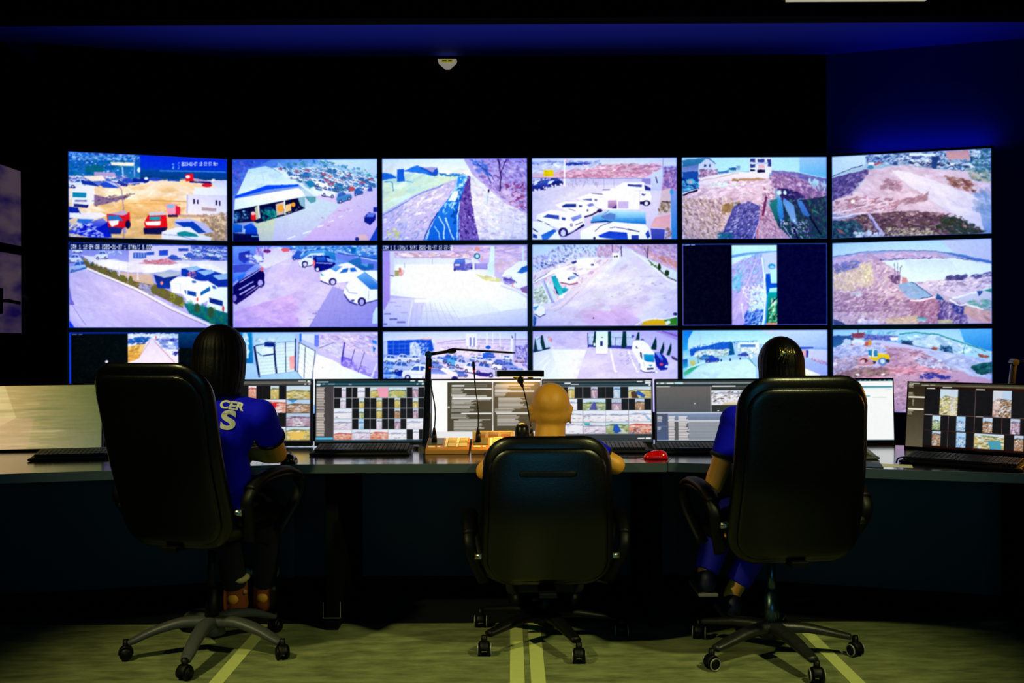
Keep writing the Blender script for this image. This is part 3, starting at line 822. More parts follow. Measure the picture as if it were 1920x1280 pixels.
SCR['b4'] = ('''
g b8e0f4 d8b8e4 d8c8f4 c8b0ea
q c8e8f8 d8d8f4 65,90 1000,90 900,280 65,330
n a898d4,8a90d8,c8b0dc,7a78c8 200 16 1.4 60 80,240 400,110 1030,100 1040,240 600,240 90,420
q c8a8dc e0b8d4 1160,90 1830,90 1830,420 1500,290 1290,160
n c89ac8,d8a8c0,e8b8b8,b08ac8,e0c8e4 240 18 2 30 1290,100 1830,100 1830,390 1480,260
n e89888,d88878 50 18 2.4 25 1500,200 1830,300 1830,380 1560,270
n dcb0d0,c898c0 90 16 1.6 80 850,110 1150,110 1150,230 860,230
q e0e0f8 d4c4f0 1150,140 1270,150 1500,330 1830,590 1830,1090 150,1090 250,930 600,600 900,380 1060,280
q e4ecfa dcdcf8 1060,280 1200,250 1400,420 1300,700 700,900 500,820 880,430
n e0e4fa,d8ccf4,ece8fc,d0c0ee 240 60 2.4 -20 300,900 900,420 1300,300 1700,600 1800,1000 300,1060
n dcb8ec,d4b0e8 60 60 2.4 0 700,900 1300,820 1300,1050 700,1050
l b8b0dc 5 1380,485 1640,480
n c0b0dc,b0a0cc 16 13 2 0 700,600 1700,560 1700,900 800,850
e c8b8e0 905,830,40,26
q e8e0f4 ecd8ec 70,420 400,330 700,250 1050,260 900,400 600,600 240,880 100,760
n e8c8d8,d8b8d0,f4f0ff,c8a8c8,b090b8 200 20 1.8 -40 90,420 700,280 1040,280 880,380 420,760 110,700
n f0f8ff,d8ecff 60 22 0.8 90 200,290 560,200 560,260 220,340
n 3a4ab0,2a3a90,8a80c8 60 15 1.4 30 80,350 560,200 640,260 100,430
p fbfaff 70,530 320,400 860,240 860,255 330,440 75,570
l a8a0d0 7 75,570 330,445
l 5a58a8 7 85,540 250,440
q fffffc fdfaff 610,270 800,255 830,330 880,330 870,370 780,380 610,380
p 3a3a90 780,330 820,330 820,350 785,350
p 2a3088 540,310 600,290 610,310 560,330
q fffffa f8f4fc 330,430 470,400 580,410 640,470 620,520 540,590 400,540
p 2a3a98 550,430 590,440 640,480 610,480
p 2c3490 495,500 520,495 530,520 510,530
q 80a0e0 a0b8ec 520,480 590,470 600,500 530,520
l 803860 12 410,550 520,580 620,560
p f4f8fe 600,420 690,385 760,410 740,440 660,460
q d0ece8 d4dcf4 75,640 200,560 270,560 370,740 220,870 80,780
n 90a888,b8c8b8,e0ece0 60 18 2 -30 90,640 250,560 300,760 220,850 90,760
q c8d0f0 a0a8dc 170,540 220,520 340,800 290,800
l 7a88c0 8 215,530 300,780
l e8f0ff 16 180,560 290,790
q 10a8c0 30d0d0 300,480 350,470 440,640 430,700 390,710 330,600
q 20b8d0 1a90b0 420,620 470,610 510,640 440,690
p 182878 330,600 350,610 390,700 370,690
e f4f4e8 420,725,30,22
l e8d8e8 26 200,800 300,870 400,830 620,640 880,420
l b89cb8 6 330,900 400,880 640,660
q fdfcff e8e8fc 1040,195 1120,195 1130,270 1100,295 1045,290
e 3a3a50 1070,240,10,14 1100,238,9,12
l 5a4890 9 1040,90 1045,190
l 4a3a80 12 1145,110 1155,240
l 4a3a6a 12 1475,110 1468,270
l 6a5890 7 1430,130 1468,230
q e4e8fa d4e4f8 1280,170 1500,280 1830,430 1830,540 1700,480 1500,330 1290,190
l f4f4ff 16 1280,175 1500,340 1700,520 1825,570
l 3a5a38 12 1480,290 1700,480 1810,540
e 28402a 1610,370,18,42 1705,440,26,38
e 5a9040 1520,335,14,18 1565,360,14,16
p fafafa 80,800 150,820 220,860 215,940 160,965 90,930
q 3a90d0 80c0e8 80,850 150,830 100,900
q 2a70c0 1a4890 80,940 120,980 100,1080 80,1080
l 303a80 9 90,930 160,970 230,930
q f8c800 f0b020 1380,1080 1420,1030 1520,1005 1660,1010 1720,1080
q 2a8830 50a030 1660,1010 1830,980 1830,1080 1720,1080
l f8f4ff 14 1320,1080 1400,1020 1520,990 1680,1000 1820,965
n ffffff 10 16 1.4 0 1690,1020 1740,1020 1740,1060 1690,1060
e 1a2a70 1800,940,26,18
e 3a3a70 810,985,9,9
''', (66, 1832, 88, 88, 1085, 1085))
SCR['b5'] = ('''
g 120420 06083a 180420 06042c
q 08083c 0a0640 1230,85 1830,85 1830,1070 1230,1070
q 140630 0a0420 60,85 660,85 660,1070 60,1070
l 8a78c8 12 62,70 62,1075
l 8a78c8 10 62,1072 1840,1072
l 5078a8 12 62,74 1840,74
l 5068a0 10 1836,75 1836,1070
r c8f0fa 668,88,1225,1072
q d0fafa c0eef4 668,88 1225,88 1225,180 668,240
q 80b4e4 6a9cd8 668,210 850,180 1040,165 1225,160 1225,185 1040,190 850,210 668,245
q d8f8f8 c8e0f4 668,250 870,220 1040,200 860,240 800,320 668,340
q b8b0ec b0a4e8 668,330 1040,190 1060,560 800,700 668,1072
n 98b8ec,b0a8ec,80a8e0,a0d0f0,c8b8f0 330 17 1.8 -50 668,350 860,230 1040,190 1060,580 800,640 668,700
n 88d0f0,70b8e0 60 16 1.8 -50 680,470 800,420 760,620 680,660
q c8b8f0 b8a8e8 668,800 860,560 900,640 860,1072 668,1072
n c8bcf0,b8a8e8,d8c8f4 90 24 2 -60 680,800 860,600 860,1072 680,1072
l d0c0f4 16 700,1000 800,700 960,300
n f4f8fc,c8c8f4,e8ecfc,8a90d8 190 20 1.2 40 790,600 1060,560 1070,1072 900,1000 860,780
n 2a58c0,4a78d8,1a40a8,8ab8f0 90 17 1.5 -50 830,900 1060,880 1060,1072 820,1072
q ccd8f4 b8ccf0 1040,190 1225,170 1225,560 1140,560 1110,420 1060,440
e 3a98d0 1160,350,46,34
e a8d8f4 1165,360,30,14
q 1a50c0 1a80e0 1085,440 1140,440 1150,560 1225,560 1225,610 1130,620 1110,1072 1080,1072
q c0f4fa b0ecf0 1140,400 1225,380 1225,550 1150,550
q b0ecf8 a0e0f0 1135,620 1225,610 1225,670 1135,670
q 10a0a8 0c6048 1110,670 1225,670 1225,1045 1090,1045
n 50c8a8,f0f8d8,1a5a30,88d8a0,0a4028 80 20 1.4 -40 1140,760 1225,740 1225,1040 1120,1040
e e8f8f0 1180,790,30,28
l 0a3050 18 1165,800 1200,750
l e8fcff 22 1040,240 1065,420 1085,720 1060,1000 1040,1072
l 3aa0f0 14 1105,700 1085,1000 1070,1072
l 6ab0e8 6 1055,240 1075,440
r e89070 1085,1048,1220,1072
l e8e4fc 12 785,820 810,1000
e f0f4ff 790,820,16,14
r 0e0424 75,96,668,1066
r 08063a 1226,96,1828,1066
#l c0c8e8 11 72,84 80,84
#l b0b8e0 10 86,86 112,86
#l c0c8e8 10 114,85 152,85
#l c0c8e8 11 168,84 214,84
''', (52, 1845, 66, 66, 1080, 1080))
SCR['b6'] = ('''
g b8e8f8 c0d0f8 c8a0c8 c898c8
q b0e4f8 c8e8f8 75,95 1858,40 1858,320 1450,205 1000,175 700,175 400,205 80,250
q c8d4f8 b8c0f4 1300,60 1858,40 1858,300 1450,200
q 90a8e8 d0b0e4 80,255 400,205 700,178 1160,180 1450,210 1858,300 1858,330 1500,270 1100,270 600,300 100,360
n d0a8dc,c8a0d4,e0bce8 160 20 3 0 120,260 700,200 1200,200 1350,250 1000,265 560,290 100,340
l 7080d0 9 80,255 400,206 700,178 1160,182 1450,212
q 4a80e0 2a70e0 1350,205 1500,215 1858,300 1858,330 1650,285 1400,225
n 4a50a8,6a68c0,3a4098 80 10 2.6 0 600,280 860,265 1300,255 1650,275 1640,290 1000,285 600,300
q d8f0fa d8f0f8 620,300 900,280 1450,265 1858,340 1858,440 1400,500 1000,540 940,520 800,420
q c8e0f8 d8f4fa 900,290 1400,280 1500,400 1000,500
q e0c4e4 d8c8ec 960,540 1500,490 1858,440 1858,620 1450,720 1100,600
n a898cc,b8a8d8,f0e0f4 120 16 2.4 -4 1050,540 1858,460 1858,600 1300,660
n 4a4898,6a58a8,3a3a88 60 14 2.2 0 1370,470 1580,450 1580,500 1380,515
n 3a4aa0,5a50a8 40 13 2.2 -15 1640,460 1858,420 1858,470 1660,490
n 8a78b8 24 13 2.4 0 1240,580 1350,560 1500,560 1850,500 1850,530 1260,600
q c8a8dc d8b0c8 80,360 400,270 620,290 850,420 860,560 1200,700 1700,960 1858,1000 80,1010
n d0a8c8,e8c4d0,b88ab8,c898c0,f0d8d8,a878a8,e0b8d4,d8b0a8 1250 16 2.0 -20 80,360 400,280 640,300 840,440 900,700 1200,740 1500,800 1500,1000 80,1010
n e8ccb8,f0d8c0,e0c0b0,d8c0a0 380 18 1.2 90 90,430 260,380 520,340 560,560 300,620 90,600
n f4e4b8,ecd8a8 50 20 0.7 0 400,320 510,320 510,520 430,520
n 6a68c0,8a80d0,5a78c8 70 20 1.5 0 100,330 260,300 400,300 380,360 100,440
n a878a8,b888b0,9a6098 200 15 2.4 -15 90,640 500,660 1000,740 1000,860 90,860
n b07098,c080a8,9a5888,d090b0 240 17 1.9 -30 960,750 1290,700 1290,1000 1000,1000
n 6a50a0,8a6ab8,4a3a90,a088d0 220 18 1.5 -60 1280,740 1560,780 1600,1000 1280,1000
n 2a3aa8,3a50c0,1a2890 50 18 0.7 10 1430,780 1560,790 1540,900 1440,860
l 3a3a88 5 800,480 790,320
l 3a3a88 5 830,470 870,340
l 4a4898 5 820,480 830,310
n 5a3878,7a4888 40 14 1.5 0 700,460 850,460 850,550 760,540
p d88898 870,480 930,480 930,550 870,550
l fff4f0 14 862,470 860,550
q 7ab0e0 90b8ec 820,560 980,530 1200,690 1060,730 940,700 850,620
n 90b8e8,a0a8e0 30 18 2 10 840,580 1000,560 1100,690 940,680
l 2a4aa0 7 980,530 1210,690 1060,725
l ffe8f0 16 960,735 1060,745 1240,700
q 1a60b0 1050a8 1270,655 1340,740 1250,720
q c8d0f0 b8b8e0 1440,720 1680,650 1858,600 1858,850 1580,780
n b0a8d0,70c0a8,4aa8a0 50 22 1.6 15 1580,740 1858,740 1858,860 1700,850
l e8f8fc 14 1430,720 1680,645 1700,640
l c8f0f0 12 1720,640 1858,590
q 2a88a8 20a080 1780,630 1858,600 1858,650 1790,640
q 2a58b8 1a40a0 1690,630 1770,630 1710,690
l f0f4ff 18 1400,730 1500,790 1580,780 1770,850
q d8a8a0 e8a0b0 1560,800 1760,850 1858,860 1858,1000 1740,1000 1560,890
n d89898,f0b8b8 40 20 2 15 1620,830 1840,870 1840,990 1700,950
q 20a0b0 e0f4f8 1030,920 1150,930 1130,980 1040,960
n e8d4f0,f8ecff,c0b0e0 50 20 1.6 0 380,950 590,960 590,1005 380,1005
n d8d8e8,c0e0e8 14 15 1.3 0 300,640 420,640 420,680 300,680
q 3a60a0 3a3a80 85,940 200,980 240,1005 85,1005
n e8c0a0,e0b898 80 18 2 0 700,940 1040,900 1040,1005 700,1005
n c8b890 30 18 2 0 1280,960 1420,960 1420,1005 1280,1005
''', (75, 1858, 98, 40, 1008, 1005))
SCR['c1'] = ('''
g 020206 020206 020206 020206
q 104870 06204a 1270,150 1850,150 1850,330 1270,320
l 1c48d8 20 72,130 72,1100
l 1c40c8 18 60,140 1850,140
r f0ecfa 702,155,1272,500
q 8ac0ec d8c8dc 702,155 1272,155 1272,240 702,240
n f4f4fa,d8e8f8,fff0e8 50 18 2 0 702,155 1272,155 1272,200 702,200
n 1a58a8,2a78b0,3a50b0 90 15 1.8 -8 705,220 860,190 960,200 900,250 705,270
n 5a68c0,2a3a90,b8c0ec 70 14 2 15 1020,220 1272,210 1272,250 1060,240
q f0d0a0 e0a858 702,300 880,260 900,280 830,440 702,480
n d8a048,f0c070,c89848 60 22 1.6 -20 702,310 840,280 830,420 702,450
l 2a3a58 10 800,272 900,265
q ecdcf0 f0e4fa 960,215 990,215 1272,480 1272,500 702,500 830,430 920,260
n a8b0e0,6a80c8,e8f4ff 80 18 2.4 15 1060,250 1272,260 1272,340 1120,320
n 2a2c80,3a48a0 16 14 1.2 0 1200,360 1272,370 1272,410 1220,410
l b07880 6 1000,240 1230,490
l c8a0a8 6 950,240 830,420
r e88070 1010,180,1030,210
r 020206 100,150,702,460 100,150,702,1080 702,500,1850,1100 1272,335,1850,1100 1850,150,1860,300
e e8e8f0 470,468,17,17
#l 8088b0 9 94,158 145,158
#l 8088b0 9 165,158 208,158
r 020206 100,190,702,400
q 104870 06204a 1272,150 1850,150 1850,330 1272,320
''', (60, 1850, 132, 138, 1100, 1110))
SCR['c2'] = ('''
g 8ac8e8 e8c8ec b0c0f4 c8b8f0
q b0d4fc 90b8f4 230,490 900,600 1100,600 1080,1105 75,1105
q b8dcf8 c8e4fa 320,130 840,130 840,300 340,300
q 1a90c0 1870b0 75,110 310,110 325,490 230,490 80,300
q 5ab8d8 b0e0f0 190,120 260,120 270,430 210,430
n f0f8fc,d0ecf4 30 20 1.5 90 200,130 260,130 265,420 210,420
q dcecf4 d8f0f4 340,290 830,230 830,590 400,640
l a8c0cc 4 380,400 720,380
l a8c0cc 4 380,440 830,410
l a8c0cc 4 385,480 830,450
l a8c0cc 4 390,520 830,490
l a8c0cc 4 395,560 830,530
l a8c0cc 4 400,600 830,570
l a8c0cc 4 600,270 830,240
l a8c0cc 4 600,310 830,290
l a8c0cc 4 600,350 830,330
n e8f4f4,c8e0e8,a8c8d8 50 22 2 0 380,190 610,190 610,250 400,240
n 1a3a90,f4f8fc,60a0c8 30 14 1.6 0 470,230 600,230 600,290 470,290
r 1a2a80 465,235,580,285
q f0f8f8 e0f0f4 430,330 460,300 570,310 575,380 450,390
l 1a3070 14 440,400 600,375
l 101c50 24 340,280 370,480 400,660
l 16245c 22 580,250 595,480 610,620
l 2a4a80 10 350,275 600,235
l 3a6090 10 370,350 430,400
l 2c4068 9 720,230 725,600
l 202858 14 845,190 838,590
l 7a88b0 6 620,240 840,225
q f0a0a8 f4b8b8 765,410 830,400 830,560 775,570
l 9ab0d8 8 350,650 840,590
q e4f4f8 f4fafc 880,240 1090,350 1050,680 940,680 870,600
l b8d0d8 4 890,290 1060,420
l b8d0d8 4 890,350 1060,480
l b8d0d8 4 890,410 1050,540
l b8d0d8 4 890,470 1050,600
l b8d0d8 4 890,530 1030,650
l 586080 9 885,235 1090,345
l 586080 10 1085,345 1045,690
l 586080 9 965,290 945,680
l 4a5880 8 890,240 870,600
l 7080a0 6 850,580 920,685
q f4fafa e8f4fc 1100,380 1400,490 1850,700 1850,1000 1050,1000 1060,560
q 3a80d8 2a68c8 895,130 920,130 915,230 895,230
q 6a80e0 8088e0 1080,150 1135,150 1130,310 1075,280
q e0e8fa d8dcf8 920,140 1075,140 1075,260 920,200
q ecd8f0 d4c8f0 1135,130 1850,130 1850,480 1700,400 1400,400 1130,310
n f0d8ec,e8c8e4,d0c0ec,f8ecf8,b8a8dc 260 18 2.4 15 1140,140 1850,140 1850,420 1420,300 1140,260
q d4c8f4 c0b4ee 1130,310 1430,360 1850,480 1850,680 1400,510 1130,360
q 7868d8 b0a0ec 1400,400 1520,440 1620,600 1850,640 1850,700 1400,520
n 8a78dc,a898e8,c8bcf4 160 17 1.6 20 1400,420 1850,600 1850,690 1420,520
n e0dcfa,d0c8f4 120 16 2.4 15 1150,200 1400,260 1400,440 1140,330
l c8c0e4 6 1150,190 1850,360
l c8c0e4 6 1150,240 1850,440
l 4a40a8 18 1445,240 1410,480
l 5a50a8 9 1570,320 1520,500
l 5a5098 7 1690,360 1610,610
l 7068b0 8 1130,310 1320,240
l e8e4fc 20 1840,500 1770,680
q 2a80d8 3aa0e0 1780,210 1840,230 1840,270 1790,250
p 2a78c8 1790,290 1830,310 1800,370
l 58587a 5 1170,540 1180,548
''', (75, 1860, 108, 108, 1112, 1112))
SCR['c3'] = ('''
g c8d4f8 e8dcf4 3a68d8 e8d0f0
q d8e0fa f8f4fc 70,110 1840,110 1840,300 70,220
q 2458c8 1a4ac0 120,215 400,205 660,200 690,330 600,390 120,390
l 6a90e0 5 120,260 640,250
l 6a90e0 5 120,310 640,300
l 6a90e0 5 120,350 640,350
l 6a90e0 5 200,215 200,390
l 6a90e0 5 270,215 270,390
l 6a90e0 5 340,215 340,390
l 6a90e0 5 520,205 520,390
l 6a90e0 5 600,205 600,390
q d0dcf8 c8d4f4 80,230 125,230 125,380 80,380
q e0e8fc d0d8f8 400,240 470,230 530,300 530,400 400,400
n b8c8f4,90b0ec,e8f0ff 50 14 1.4 90 400,240 620,240 620,390 400,390
e f0c0c8 600,195,80,10
l f0dce8 10 240,190 520,190
q eadcf4 e4d4f0 700,200 1840,200 1840,420 1100,420 700,420
l a898cc 9 730,250 900,220 1100,205 1840,210
l b8a8d4 8 760,260 1100,240 1640,265
l c8b8dc 8 1100,215 1840,245
q f8f4fc f4f0fa 1080,130 1220,130 1220,420 1080,300
r 8a90d0 1130,180,1150,290 1175,180,1192,290
l f8f8fe 16 1340,120 1340,300
l f8f8fe 14 1410,120 1410,260
l f8f8fe 14 1500,130 1500,420
n d8c0dc,e8d0e4,c0b0d8,f4ecf8 120 18 1.6 0 700,290 1640,280 1640,400 1000,400
q e0d8f4 c0b8e8 1640,250 1840,250 1840,500 1650,470
q fafafe e8e4fa 1630,200 1660,200 1650,480 1620,480
l 6a60b0 8 1685,130 1680,470
n 8a80c8,5a50a8,c8b0dc 60 17 1.4 60 1680,280 1840,280 1840,560 1690,470
p 1a1450 1640,150 1660,190 1645,190
q 2a60c8 1a4cc8 1285,370 1420,370 1430,430 1290,440
e 2c60c8 1355,300,32,22
e 3a68d0 1355,395,68,36
q e8dcf4 f4e0f0 560,400 850,400 1100,600 1840,560 1840,690 1000,690 
n ecdcf4,f4ecfa,dcc8ec 90 24 2.4 0 850,500 1500,560 1500,680 900,680
M e0e6fa,f0f0fc,a8b0e8,7080d0,c8d4f8 40 130 62 4 100,400 1820,400 1820,600 1400,640 300,640 100,560
c e4ecff 180,440,200,110,1,6
c dce4fa 330,430,180,110,1,6
c e4e8fc 450,430,150,80,0,0
c 8ab0ec 180,520,220,110,1,4
q a0b8ec 5a80d8 80,560 260,560 230,690 80,690
n 2a60c8,8ab0ec,c8dcff 60 17 3 0 80,560 260,560 260,690 80,690
c b8c8ec 320,540,260,160,1,4
q 1a2c90 1a3aa8 200,600 300,570 330,640 260,650
c e8ecfa 480,600,360,190,0,2
q f4f0fa e4dcf4 560,560 800,540 980,620 990,690 560,690
q 6a78d0 9aa8e4 640,560 760,560 860,630 640,620
e 2a2468 945,675,40,24
c 7a90d8 720,510,160,90,1,6
c d8dcf4 780,450,160,90,1,8
c 5a80d8 880,440,150,110,1,12
c 60b0e0 940,470,160,120,1,12
c dcd8f0 1040,500,180,130,1,12
c f4ecf8 1150,550,190,140,1,10
c d0c8ec 1320,560,260,190,1,10
p 3a2c80 1210,600 1400,620 1340,660 1230,650
c f0ecfa 1370,470,180,80,1,4
c d8d4f4 1270,450,160,70,1,4
c f4f4fc 1510,530,220,100,1,6
c 9aa0e0 1620,530,200,110,1,6
c 6a78d0 1500,480,160,60,1,6
c e8f4fc 1590,430,130,60,1,4
c d8b8d0 1740,450,130,80,1,4
c b8b4ec 1680,580,200,80,1,4
''', (66, 1842, 100, 100, 1105, 1105))
SCR['c4'] = ('''
g c0b8ec c8c0ec e8e8fc d8c0ec
q d8c8f0 e0dcf8 70,110 740,110 740,320 300,330 70,360
n dcd0f4,d0c4ee 90 30 2 0 300,130 730,130 730,310 320,310
q e4e8fa ecf4fc 75,370 300,320 730,330 590,710 75,710
q f4f8fc f0f4fc 300,340 720,330 600,700 400,700
q d8d0f4 d4c8f2 740,330 1280,320 1830,440 1830,1000 590,1000 600,700
n dcd4f6,d4ccf2 90 46 2.4 0 640,380 1500,380 1800,600 1700,690 620,700
l f4f8fc 14 80,560 270,400
l f4f8fc 16 150,620 280,450
l f4f8fc 10 270,680 400,440
l c8c8ec 8 740,300 300,318
p 0c3a3c 80,330 100,180 130,160 150,340
p 0e3c3e 160,320 170,160 190,150 230,330
p 10304a 75,330 280,300 280,320 75,365
q e0ecf4 b8d0e8 100,180 140,160 190,330 130,340
l 3a6a88 6 120,210 165,180
q dce4f4 c8d4f0 220,180 280,160 280,300 230,310
n e09090,e8a8a8 16 14 1.4 60 250,160 300,200 300,240 260,220
q c8d8f4 c0ccf0 745,130 1280,130 1280,290 745,290
l 6a78a8 5 745,180 1290,190
n a8b8e0,dce8fa 60 13 .7 0 745,140 1280,140 1280,270 745,260
q 3a4aa0 5a50b0 745,270 1280,290 1280,330 745,300
l 303a80 10 740,130 742,310
l 404890 8 1075,180 1075,290
p 0c3a44 820,110 838,110 838,300 795,290
p 0c3a44 985,110 1020,110 1025,300 985,310
p 0c3840 1165,110 1205,110 1210,290 1180,320 1145,310
p 0e3a48 1345,125 1365,125 1365,215 1320,215
q e4fafa f4f8fc 838,110 985,110 978,385 835,380
r 303a80 890,228,922,290
e 404060 912,182,14,5
e f4fafc 820,270,14,20
l b8a8d0 9 835,388 975,388
l fafcff 20 1015,330 1050,520 1070,600
l fafcff 18 1230,350 1290,500 1345,610
l fafcff 8 1060,605 1100,600
l fafcff 8 1320,605 1360,605
l fafcff 18 1560,600 1580,615
n b0a8d8 16 12 2 0 1100,360 1300,360 1300,540 1120,540
q b8a8dc c0a0d8 1280,300 1340,330 1330,420 1290,360
q c8c8ee c0b8e8 1380,200 1550,200 1830,300 1830,470 1560,360 
q b098d8 a080c8 1530,110 1830,110 1830,220
l d8c8f0 7 1540,115 1830,200
l 6a50a8 9 1640,110 1830,170
p 0e3440 1565,175 1575,250 1570,340 1500,330
p 0e3440 1660,235 1668,320 1650,385 1610,370
p 0e3440 1750,245 1755,330 1730,410 1690,400
p 4a3a60 1750,410 1830,450 1830,480 1760,450
e 4a60b0 1400,215,20,14 1285,170,18,16
p fcfdff 1290,230 1400,220 1470,270 1540,370 1560,470 1550,590 1420,610 1370,560 1340,450 1270,330
q 28a0d0 1878b8 1415,390 1540,395 1545,490 1450,480 1420,460
p 283a78 1320,285 1350,320 1325,320
p 20306a 1370,360 1390,370 1400,460 1375,410
r 202c68 1455,560,1535,582
p 3a98b8 1470,520 1530,520 1500,545
e b0b8dc 1365,530,14,34
l a8b0e0 6 1410,480 1430,540
l 2c3070 9 1375,585 1430,612 1550,610
p 1c2c98 1550,370 1620,370 1690,440 1715,500 1700,580 1620,590 1570,540 1545,430
q 8aa8f0 3a50c8 1560,375 1610,375 1650,450 1640,480 1590,420
e e84868 1630,515,22,16
e d8dcff 1690,540,20,16
''', (66, 1832, 98, 98, 1102, 1102))
SCR['c5'] = ('''
g b8e8fa 98b4f0 90d0e8 a0b0ec
q b0e8f8 d8f8fc 75,95 1830,95 1830,300 1480,290 700,240 160,330
q d8e8fc b0c8f4 1000,95 1830,95 1830,310 1480,300
q 2088d8 3ab0e0 75,95 200,95 140,200 130,350 75,350
q 80d0f0 c0ecf8 75,340 150,330 150,420 75,440
n 1a5cb8,2a68c8,1c4ca8 110 18 .8 0 160,320 350,280 520,250 640,240 640,320 160,400
q 2a68c8 1c58b8 160,320 380,280 520,240 650,235 650,320 400,330 170,410
n 3a78d0,5a90e0,1a50b0 110 13 .7 0 160,300 520,230 1000,225 1000,250 540,290 170,350
p 185890 645,240 675,235 705,390 630,400
l 3a88c0 6 690,230 980,225
q f4fcfc e0f0f4 740,250 1000,240 1000,380 740,350
r 5a88c8 770,265,955,300
n e0ecf0,b0d4dc,7a9a98,f4fcfc 160 18 1.8 0 220,340 620,330 620,400 340,440 220,430
n f4fafc,98c0d0 90 16 1.6 0 730,320 980,300 980,440 860,430
q c8ecf4 c8e8fc 80,690 300,520 500,470 860,450 960,540 960,715 80,715
n d0f0f8,c0e4f8 60 40 2.4 0 200,600 560,480 900,500 900,700 120,700
c 2c50c0 430,440,170,90,1,-3
c 4a90c0 330,420,120,70,0,0
c 4050b0 805,388,130,46,0,0
e 2a3a70 540,460,10,16 648,452,10,18 770,440,10,16
q 1a50a8 3ac0d0 75,450 130,440 135,540 75,560
e c8c878 195,490,34,34
l 5a6a58 9 260,400 262,500
q 30a880 60c090 80,610 170,550 280,520 150,620 90,650
l e8fcff 10 130,560 340,480
l 4a8a90 9 870,430 960,540
q b0c8f0 a0a8e8 1480,400 1700,450 1830,530 1830,700 1760,690 1500,560
q f8fcd8 f0ecf8 1500,540 1740,640 1740,715 1500,715
n d8e488 16 18 2 0 1500,620 1600,640 1600,700 1500,700
q e8b8c0 e8a0b0 1520,340 1570,340 1570,430 1520,410
q 2a3a98 3a48a8 1570,340 1600,350 1590,430 1570,430
q d8dcf8 c8ccf4 1600,330 1830,340 1830,500 1600,440
n 8a78b8,c87890,e0a0a8 60 13 1.2 60 1630,440 1830,490 1830,530 1640,470
q 3a50b0 4a60c0 1490,300 1660,300 1660,320 1490,330
l c8d8f8 10 285,130 290,300
''', (66, 1832, 88, 88, 1095, 1095))
